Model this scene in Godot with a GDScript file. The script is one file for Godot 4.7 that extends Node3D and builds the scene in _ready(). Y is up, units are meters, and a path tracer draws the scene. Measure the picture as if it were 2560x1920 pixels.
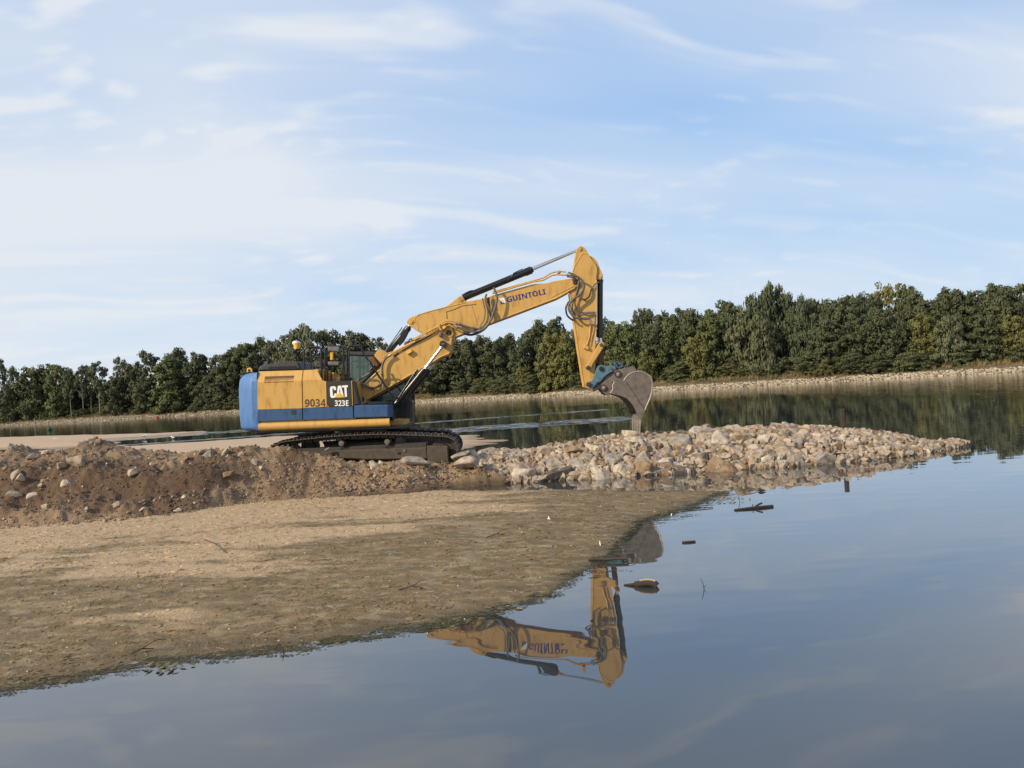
extends Node3D
# Metre-true outlines of the machine's parts, in its own side plane (x forward, y up, from the ground under its swing centre).
const G := {
	"counterweight": [-2.513, 1.252, -2.442, 2.234, -2.396, 2.279, -2.306, 2.313, -2.163, 2.326, -2.02, 2.322, -2.07, 0.961, -2.225, 0.944, -2.444, 0.94, -2.504, 1.032],
	"cw_crease": [-2.165, 2.107, -2.234, 0.971, -2.075, 2.325, -2.453, 2.235],
	"rear_door": [-2.005, 2.325, -0.976, 2.292, -1.008, 1.403, -2.046, 1.437],
	"side_door": [-0.954, 2.292, -0.685, 2.284, -0.642, 2.266, -0.503, 2.021, -0.417, 1.989, -0.438, 1.403, -0.986, 1.404],
	"crease_y": [-2.02, 2.072, -0.969, 2.05],
	"grille": [-1.848, 2.197, -1.167, 2.176, -1.176, 2.032, -1.857, 2.051],
	"decal": [-0.402, 1.995, 0.167, 1.968, 0.161, 1.381, -0.351, 1.388, -0.428, 1.49],
	"red_mark": [-0.429, 1.477, -0.364, 1.389, -0.432, 1.387],
	"decal_side": [0.193, 1.964, 0.237, 1.939, 0.326, 1.414, 0.175, 1.386],
	"decal_trim": [0.169, 1.968, 0.189, 1.967, 0.175, 1.384, 0.162, 1.383],
	"stripe_rear": [-2.05, 1.429, -1.009, 1.397, -1.016, 1.13, -2.058, 1.155],
	"stripe_mid": [-0.987, 1.397, 0.17, 1.373, 0.168, 1.097, -1.003, 1.129],
	"toolbox": [0.196, 1.378, 0.237, 1.396, 0.97, 1.365, 0.997, 1.344, 0.984, 1.068, 0.179, 1.097],
	"toolbox_top": [0.504, 1.453, 0.98, 1.428, 0.982, 1.38, 0.5, 1.392],
	"rail": [-2.055, 1.142, 0.994, 1.05, 0.982, 0.845, -2.046, 0.92],
	"underframe": [-2.174, 0.947, 1.245, 0.845, 1.24, 0.767, -2.179, 0.869],
	"bearing": [-0.617, 0.867, 0.699, 0.808, 0.658, 0.68, -0.563, 0.711],
	"latch": [-1.266, 1.376, -1.157, 1.375, -1.152, 1.272, -1.266, 1.27],
	"t_cat": [-0.337, 1.866, 0.085, 1.844, 0.069, 1.584, -0.347, 1.599],
	"t_tri": [-0.255, 1.602, -0.116, 1.716, 0.012, 1.592],
	"t_model": [-0.241, 1.542, 0.08, 1.524, 0.072, 1.388, -0.249, 1.404],
	"t_num": [-0.934, 1.609, -0.453, 1.588, -0.46, 1.408, -0.941, 1.428],
	"front_frame": [0.857, 1.006, 1.238, 0.959, 1.227, 0.78, 0.844, 0.788],
	"eye": [-2.324, 2.362],
	"nub": [-2.587, 2.271, -2.53, 2.279, -2.534, 2.212, -2.578, 2.226],
	"hood": [-2.298, 2.365, -2.276, 2.458, -2.22, 2.501, -2.091, 2.528, -1.905, 2.539, -1.834, 2.567, -1.695, 2.572, -1.338, 2.552, -1.282, 2.523, -1.228, 2.344],
	"hood_panel": [-2.026, 2.454, -1.356, 2.44, -1.303, 2.363, -2.03, 2.385],
	"exhaust": [-2.195, 2.731, -2.124, 2.726, -2.136, 2.531, -2.208, 2.524],
	"tank_box": [-0.638, 2.234, -0.445, 2.222, -0.458, 2.011, -0.651, 2.021],
	"tank_cap": [-0.413, 2.099, -0.283, 2.091, -0.294, 1.999, -0.419, 2.007],
	"step_plate": [-0.854, 2.316, -0.757, 2.312, -0.75, 2.232, -0.785, 2.222],
	"rail_a": [-0.966, 2.301, -0.946, 2.733, -0.928, 2.793, -0.87, 2.828, -0.61, 2.816, -0.562, 2.787, -0.544, 2.719, -0.576, 2.01],
	"rail_a_mid": [-0.948, 2.586, -0.558, 2.57],
	"rail_b": [-0.491, 2.005, -0.446, 2.735, -0.422, 2.795, -0.365, 2.823, -0.077, 2.805, -0.024, 2.77, -0.012, 2.697, -0.06, 2],
	"rail_b_mid": [-0.456, 2.571, -0.024, 2.557],
	"rail_c": [-0.13, 2, -0.086, 2.749, -0.071, 2.812, -0.022, 2.845, 0.203, 2.836, 0.236, 2.816, 0.406, 2.47],
	"mirror_up": [-0.358, 2.797, -0.33, 2.806, -0.1, 2.792, -0.077, 2.771, -0.091, 2.667, -0.348, 2.697],
	"mirror_low": [-0.377, 2.437, -0.352, 2.457, -0.121, 2.437, -0.106, 2.42, -0.116, 2.346, -0.357, 2.367],
	"mirror_arm": [-0.21, 2.785, -0.217, 2.669, -0.224, 2.471, -0.179, 2.402, -0.078, 2.435, 0.057, 2.465],
	"beacon": [-0.309, 2.664, -0.241, 2.66, -0.252, 2.48, -0.32, 2.485],
	"filter": [-0.987, 2.365, -0.981, 2.471, -0.954, 2.522, -0.905, 2.543, -0.811, 2.537, -0.766, 2.504, -0.764, 2.351],
	"gnss_top": [-1.253, 2.954, -1.232, 2.993, -1.153, 3.011, -1.076, 2.983, -1.058, 2.942],
	"gnss_body": [-1.246, 2.949, -1.063, 2.938, -1.094, 2.873, -1.104, 2.817, -1.209, 2.819, -1.223, 2.881],
	"gnss_bracket": [-1.187, 2.811, -1.099, 2.794, -0.993, 2.687],
	"cab_outline": [-0.273, 2.75, 0.399, 2.72, 1.045, 2.667, 1.192, 2.514, 1.266, 1.379, 1.229, 0.78, 1.155, 0.742, 0.88, 0.766, 0.713, 0.788, -0.389, 0.857],
	"cab_roof": [-0.275, 2.714, -0.224, 2.759, 1.022, 2.681, 1.172, 2.575, 1.168, 2.52, -0.278, 2.664],
	"cab_glass_rear": [-0.219, 2.65, 1.11, 2.555, 1.117, 2.278, 1.095, 1.534, -0.282, 1.62],
	"cab_pillar": [-0.322, 2.535, -0.238, 2.529, -0.239, 2.026, -0.341, 2.02],
	"cab_front": [1.172, 2.575, 1.241, 2.535, 1.273, 1.378, 1.228, 0.768, 1.142, 0.738, 1.146, 1.386],
	"cab_low": [-0.282, 1.62, 1.155, 1.53, 1.266, 1.379, 1.228, 0.768, 1.154, 0.737, 0.713, 0.788, -0.329, 0.854],
	"cab_window_low": [0.44, 1.661, 1.168, 1.97, 1.179, 1.674, 1.015, 1.404, 0.427, 1.441],
	"cab_bar": [1.295, 1.638, 1.339, 1.517, 1.309, 0.958, 1.265, 0.916],
	"cab_seat": [-0.132, 2.196, -0.022, 2.189, -0.021, 1.992, -0.205, 2.004],
	"boom_low": [0.082, 1.509, 0.06, 1.603, 0.079, 1.695, 0.222, 1.808, 0.629, 2.126, 0.699, 2.337, 0.75, 2.505, 0.859, 2.606, 0.997, 2.645, 1.255, 2.753, 1.593, 2.894, 1.975, 3.038, 2.181, 3.132, 2.259, 3.235, 2.363, 3.286, 2.461, 3.258, 2.52, 3.169, 2.527, 3.053, 2.491, 2.855, 2.45, 2.614, 2.386, 2.518, 2.167, 2.445, 1.989, 2.342, 1.25, 1.976, 0.29, 1.51, 0.277, 1.418, 0.153, 1.382],
	"boom_low_edge": [0.29, 1.51, 1.25, 1.976, 1.989, 2.342, 2.167, 2.445, 2.386, 2.518, 2.45, 2.614],
	"boom_low_top": [0.75, 2.505, 0.859, 2.606, 0.997, 2.645, 1.255, 2.753, 1.593, 2.894, 1.975, 3.038],
	"guard": [0.525, 2.575, 0.655, 2.745, 0.859, 2.64, 0.778, 2.533, 0.697, 2.384],
	"guard_dark": [0.365, 2.473, 0.524, 2.564, 0.698, 2.395, 0.578, 2.309],
	"boom_slot": [1.011, 2.518, 1.133, 2.639, 1.158, 2.58, 1.053, 2.501],
	"boom_slot2": [1.228, 2.669, 1.591, 2.854, 1.973, 3.009, 1.979, 2.987, 1.588, 2.804, 1.248, 2.639],
	"boom_block": [1.347, 2.626, 1.472, 2.675, 1.504, 2.616, 1.378, 2.545],
	"pin_va": [2.418, 3.029],
	"pin_bc": [2.279, 2.747],
	"foot_pin": [0.141, 1.526],
	"bc_axis": [0.826, 1.16, 1.562, 2.05, 1.725, 2.161, 2.286, 2.732],
	"bc_barrel": [0.824, 1.131, 1.759, 2.13],
	"bc_rod": [1.706, 2.084, 2.289, 2.729],
	"bc_pipe": [1.064, 1.43, 1.441, 1.943, 1.564, 2.105, 1.624, 2.165],
	"va_barrel": [0.394, 2.175, 1.389, 3.225],
	"va_rod": [1.297, 3.197, 1.472, 3.382],
	"va_highlight": [0.363, 2.219, 0.609, 2.451, 0.797, 2.678, 1.253, 3.252],
	"va_block": [1.194, 3.06, 1.297, 3.189, 1.399, 3.215, 1.411, 3.141, 1.334, 3.002, 1.253, 2.88, 1.15, 2.791, 1.116, 2.902],
	"boom_up": [1.378, 3.358, 1.409, 3.421, 1.48, 3.476, 1.727, 3.544, 2.3, 3.657, 2.466, 3.733, 2.721, 3.922, 2.788, 3.923, 2.839, 3.879, 2.873, 3.775, 3.281, 3.825, 3.664, 3.917, 4.593, 4.112, 4.916, 4.103, 5.04, 4.146, 5.46, 4.187, 5.622, 4.183, 5.699, 4.132, 5.712, 4.037, 5.647, 3.946, 5.135, 3.728, 5.011, 3.69, 3.486, 3.219, 2.524, 2.92, 2.306, 2.888, 2.015, 2.973, 1.62, 3.133, 1.523, 3.22, 1.427, 3.274],
	"boom_up_edge": [5.44, 3.87, 5.135, 3.728, 5.011, 3.69, 3.486, 3.219, 2.524, 2.92],
	"boom_up_rib": [5.625, 4.015, 5.14, 3.816, 5.002, 3.752],
	"boom_up_arc": [1.648, 3.145, 1.681, 3.237, 1.593, 3.35, 1.599, 3.444, 1.671, 3.521, 2.027, 3.606, 2.872, 3.756],
	"boom_up_line": [2.39, 3.381, 2.388, 3.557, 2.593, 3.606, 2.786, 3.68, 3.138, 3.699],
	"boom_up_seam": [3.028, 3.665, 3.146, 3.172],
	"boom_up_seam2": [4.942, 4.098, 4.975, 3.759],
	"pin_va2": [1.5, 3.362],
	"pin_sc": [2.761, 3.828],
	"pin_stick": [5.615, 4.081],
	"sc_barrel": [2.827, 3.906, 4.373, 4.429],
	"sc_head": [4.345, 4.42, 4.546, 4.489, 4.602, 4.507],
	"sc_rod": [4.596, 4.505, 5.768, 4.923],
	"sc_line": [4.586, 4.56, 5.714, 4.926],
	"sc_pipe": [2.795, 3.95, 2.838, 3.983, 2.992, 4.052, 3.1, 4.054, 3.137, 3.997],
	"sc_pipe2": [3.926, 4.246, 4.039, 4.307, 4.114, 4.425, 4.35, 4.518],
	"logo": [3.716, 3.806, 3.868, 3.823, 3.886, 3.679, 3.742, 3.661],
	"t_company": [3.914, 3.696, 4.878, 3.841, 4.868, 3.982, 3.901, 3.834],
	"stick": [5.711, 4.896, 5.745, 4.961, 5.807, 4.993, 5.891, 4.963, 5.962, 4.88, 6.02, 4.733, 6.173, 4.502, 6.201, 4.392, 6.157, 4.124, 6.113, 3.424, 6.046, 2.617, 5.995, 1.971, 5.934, 1.57, 5.873, 1.452, 5.776, 1.423, 5.694, 1.482, 5.67, 1.667, 5.596, 2.429, 5.535, 3.162, 5.475, 3.842, 5.577, 4.35],
	"stick_left": [5.475, 3.842, 5.535, 3.162, 5.596, 2.429, 5.67, 1.667, 5.694, 1.482],
	"stick_right": [6.157, 4.124, 6.113, 3.424, 6.046, 2.617],
	"stick_arc": [5.583, 4.363, 5.646, 4.508, 5.81, 4.754, 5.881, 4.796, 5.96, 4.772],
	"stick_lug": [6.028, 4.745, 6.125, 4.701, 6.214, 4.592, 6.275, 4.398, 6.335, 4.237, 6.33, 4.164, 6.274, 4.127, 6.166, 4.133, 6.184, 4.431],
	"pin_stick_top": [5.801, 4.909],
	"pin_bk": [6.278, 4.202],
	"bk_barrel": [6.269, 4.127, 6.176, 2.742],
	"bk_rod": [6.182, 2.755, 6.189, 2.509],
	"link": [6.111, 2.542, 6.159, 2.589, 6.22, 2.571, 6.243, 2.498, 6.221, 2.445, 5.917, 2.034, 5.885, 1.946, 5.828, 1.896, 5.766, 1.909, 5.752, 1.972, 5.782, 2.024],
	"link_pins": [6.165, 2.491, 5.808, 1.949, 5.792, 1.542, 6.122, 1.903, 6.004, 1.565, 6.517, 1.748, 6.143, 1.433, 6.389, 1.884],
	"hlink": [6.152, 2.463, 6.234, 2.458, 6.23, 2.113, 6.153, 1.899, 6.084, 1.904, 6.117, 2.192],
	"coupler": [5.935, 1.745, 5.998, 1.885, 6.038, 1.958, 6.113, 2.007, 6.184, 1.992, 6.271, 1.958, 6.389, 1.983, 6.476, 1.936, 6.496, 1.886, 6.369, 1.808, 6.193, 1.711, 6.105, 1.591, 6.013, 1.558, 5.917, 1.46, 5.862, 1.445, 5.783, 1.472, 5.746, 1.542, 5.801, 1.61, 5.891, 1.619],
	"coupler_low": [5.936, 1.585, 6.116, 1.591, 6.205, 1.712, 6.382, 1.809, 6.492, 1.838, 6.54, 1.727, 6.832, 1.79, 6.702, 1.591, 6.402, 1.556, 6.104, 1.394, 6.032, 1.398, 5.93, 1.351],
	"coupler_hook": [6.587, 1.668, 6.809, 1.794, 6.842, 1.751, 6.671, 1.588, 6.547, 1.603],
	"coupler_ring": [6.594, 1.981],
	"ear": [6.054, 1.433, 6.102, 1.528, 6.447, 1.757, 6.442, 1.82, 6.525, 1.859, 6.804, 1.896, 6.895, 1.931, 6.956, 1.891, 7.003, 1.794, 6.874, 1.739, 6.685, 1.576, 6.378, 1.52, 6.351, 1.379, 6.271, 1.241, 6.226, 1.229, 6.132, 1.303],
	"bucket_side": [6.252, 1.283, 6.317, 1.373, 6.333, 1.477, 6.373, 1.558, 6.471, 1.58, 6.615, 1.574, 6.679, 1.658, 6.781, 1.737, 6.906, 1.771, 7.03, 1.774, 7.15, 1.726, 7.251, 1.649, 7.297, 1.54, 7.297, 1.426, 7.276, 1.269, 7.216, 1.096, 7.136, 0.943, 7.064, 0.788, 6.984, 0.626, 6.956, 0.61, 6.901, 0.711, 6.811, 0.954, 6.664, 1.139, 6.484, 1.221],
	"bucket_back": [6.347, 1.559, 6.471, 1.58, 6.615, 1.574, 6.679, 1.658, 6.781, 1.737, 6.906, 1.771, 7.03, 1.774, 7.15, 1.726, 7.251, 1.649, 7.297, 1.54, 7.297, 1.426, 7.276, 1.269, 7.216, 1.096, 7.136, 0.943, 7.064, 0.788, 6.984, 0.626],
	"bucket_wedge": [6.252, 1.283, 6.317, 1.373, 6.333, 1.477, 6.373, 1.558, 6.471, 1.573, 6.664, 1.561, 7.075, 0.823, 6.984, 0.626, 6.956, 0.61, 6.901, 0.711, 6.811, 0.954, 6.664, 1.139, 6.484, 1.221],
	"bucket_rim": [6.615, 1.574, 6.679, 1.658, 6.781, 1.737, 6.906, 1.771, 7.03, 1.774, 7.15, 1.726, 7.251, 1.649, 7.297, 1.54, 7.297, 1.426, 7.276, 1.269, 7.216, 1.096, 7.136, 0.943, 6.984, 0.626],
	"bucket_lip2": [6.263, 1.297, 6.339, 1.389, 6.335, 1.486, 6.385, 1.562],
	"lip": [6.946, 0.651, 6.979, 0.594],
	"tooth": [6.94, 0.669, 6.986, 0.59, 6.951, 0.414, 6.932, 0.188, 6.919, 0.189, 6.926, 0.416],
	"hose1": [0.944, 2.561, 0.84, 2.496, 0.761, 2.373, 0.73, 2.218, 0.733, 2.032, 0.689, 1.892, 0.583, 1.799, 0.44, 1.787, 0.301, 1.845, 0.164, 1.925, 0.023, 1.955],
	"hose2": [0.493, 2.418, 0.595, 2.212, 0.775, 1.901, 0.93, 1.649, 1.037, 1.529, 1.106, 1.489],
	"hose3": [0.072, 1.974, 0.198, 2.052, 0.346, 2.129, 0.451, 2.208],
	"hose3b": [0.043, 1.848, 0.207, 1.952, 0.372, 2.085, 0.491, 2.163],
	"hose3c": [0.043, 1.776, 0.219, 1.851, 0.401, 2.012, 0.568, 2.159, 0.658, 2.225],
	"hose4": [2.663, 3.243, 2.871, 3.15, 3.107, 3.082, 3.295, 3.097, 3.437, 3.221, 3.528, 3.403, 3.435, 3.623, 3.38, 3.813, 3.413, 3.918],
	"hose5": [2.605, 3.166, 2.812, 3.06, 3.076, 3.003, 3.293, 3.057, 3.465, 3.246, 3.558, 3.454, 3.638, 3.663, 3.663, 3.849, 3.596, 4.067],
	"hose6": [2.794, 2.981, 2.965, 2.943, 3.155, 2.985, 3.349, 3.106, 3.483, 3.325, 3.458, 3.568, 3.448, 3.836],
	"hose7": [3.19, 3.13, 3.308, 3.31, 3.348, 3.521, 3.32, 3.71, 3.301, 3.832],
	"hose8": [3.565, 3.561, 3.548, 3.723, 3.571, 3.882],
	"hose9": [5.453, 4.259, 5.638, 4.22, 5.778, 4.105, 5.807, 3.929, 5.717, 3.774, 5.535, 3.652, 5.42, 3.525, 5.424, 3.365, 5.547, 3.21, 5.732, 3.171, 5.891, 3.148, 5.935, 3.079],
	"hose10": [5.458, 4.339, 5.614, 4.275, 5.713, 4.149, 5.673, 3.937, 5.608, 3.754, 5.515, 3.546, 5.517, 3.359, 5.657, 3.256, 5.874, 3.296, 6.047, 3.285],
	"hose11": [5.425, 4.234, 5.596, 4.196, 5.696, 4.083, 5.697, 3.882, 5.605, 3.701, 5.592, 3.488, 5.742, 3.331, 5.929, 3.32, 6.088, 3.31],
	"hose12": [5.43, 3.612, 5.35, 3.482, 5.357, 3.294, 5.443, 3.182, 5.521, 3.136],
	"hose13": [5.687, 3.736, 5.816, 3.648, 5.94, 3.707, 6.003, 3.863, 6.105, 4.004, 6.215, 4.051],
	"pipe1": [0.955, 2.583, 1.264, 2.735, 1.835, 2.963, 2.188, 3.141, 2.336, 3.217],
	"pipe_up1": [1.516, 2.908, 1.804, 3.064, 2.185, 3.226, 2.366, 3.331, 2.481, 3.323, 2.629, 3.279],
	"pipe_up2": [1.558, 2.896, 1.966, 3.103, 2.383, 3.28, 2.487, 3.273, 2.612, 3.225],
	"pipe_up3": [2.39, 3.204, 2.46, 3.205, 2.561, 3.147, 2.65, 3.083],
	"pipe_top1": [3.559, 3.93, 4.049, 4.041, 4.593, 4.16, 4.836, 4.185, 5.057, 4.292, 5.192, 4.303, 5.431, 4.269],
	"pipe_top2": [3.559, 3.991, 4.052, 4.096, 4.546, 4.2, 4.848, 4.263, 5.044, 4.372, 5.208, 4.403, 5.423, 4.376],
	"pipe_st1": [5.937, 3.068, 5.894, 2.722, 5.8, 2.5],
	"pipe_st2": [6.056, 3.301, 6.014, 2.929, 5.892, 2.481],
	"block1": [2.149, 3.224, 2.226, 3.248, 2.232, 3.161, 2.276, 3.112, 2.268, 3.078, 2.216, 3.087],
	"block2": [2.268, 3.17, 2.362, 3.205, 2.368, 3.141, 2.298, 3.105],
	"block3": [2.165, 3.003, 2.215, 3.064, 2.272, 3.049, 2.259, 2.939, 2.206, 2.92, 2.168, 2.957],
	"block4": [5.732, 2.491, 5.781, 2.542, 5.864, 2.456, 5.846, 2.39, 5.729, 2.438],
	"block5": [5.194, 4.394, 5.267, 4.403, 5.276, 4.343, 5.195, 4.332],
	"track_path": [-1.536, 0.643, -1.388, 0.674, -0.904, 0.698, -0.379, 0.72, 0.187, 0.718, 0.815, 0.698, 1.649, 0.622, 2.253, 0.555, 2.397, 0.513, 2.496, 0.423, 2.547, 0.294, 2.54, 0.127, 2.467, -0.036, 2.336, -0.133, 2.145, -0.163, 1.395, -0.095, 0.143, -0, -0.899, 0.09, -1.461, 0.157, -1.687, 0.244, -1.804, 0.377, -1.797, 0.502, -1.697, 0.597],
	"track_frame": [-1.206, 0.466, -0.215, 0.446, 0.988, 0.434, 1.832, 0.424, 1.827, 0.012, 1.384, 0.008, 0.333, 0.095, -0.505, 0.19, -1.132, 0.303],
	"track_box": [-1.016, 0.378, 0.369, 0.365, 1.836, 0.319, 1.845, 0.052, 0.459, 0.118, -0.479, 0.225],
	"track_front": [1.849, 0.356, 2.33, 0.318, 2.328, -0.052, 1.839, -0.042],
	"carriers": [-0.142, 0.532, 0.922, 0.502],
	"idler": [2.194, 0.188],
	"sprocket": [-1.553, 0.358],
	"frame_bolt": [1.316, 0.274, 1.312, 0.211],
	"frame_hole": [1.193, 0.217, -0.11, 0.42, 0.935, 0.386, -0.329, 0.262],
}
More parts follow.
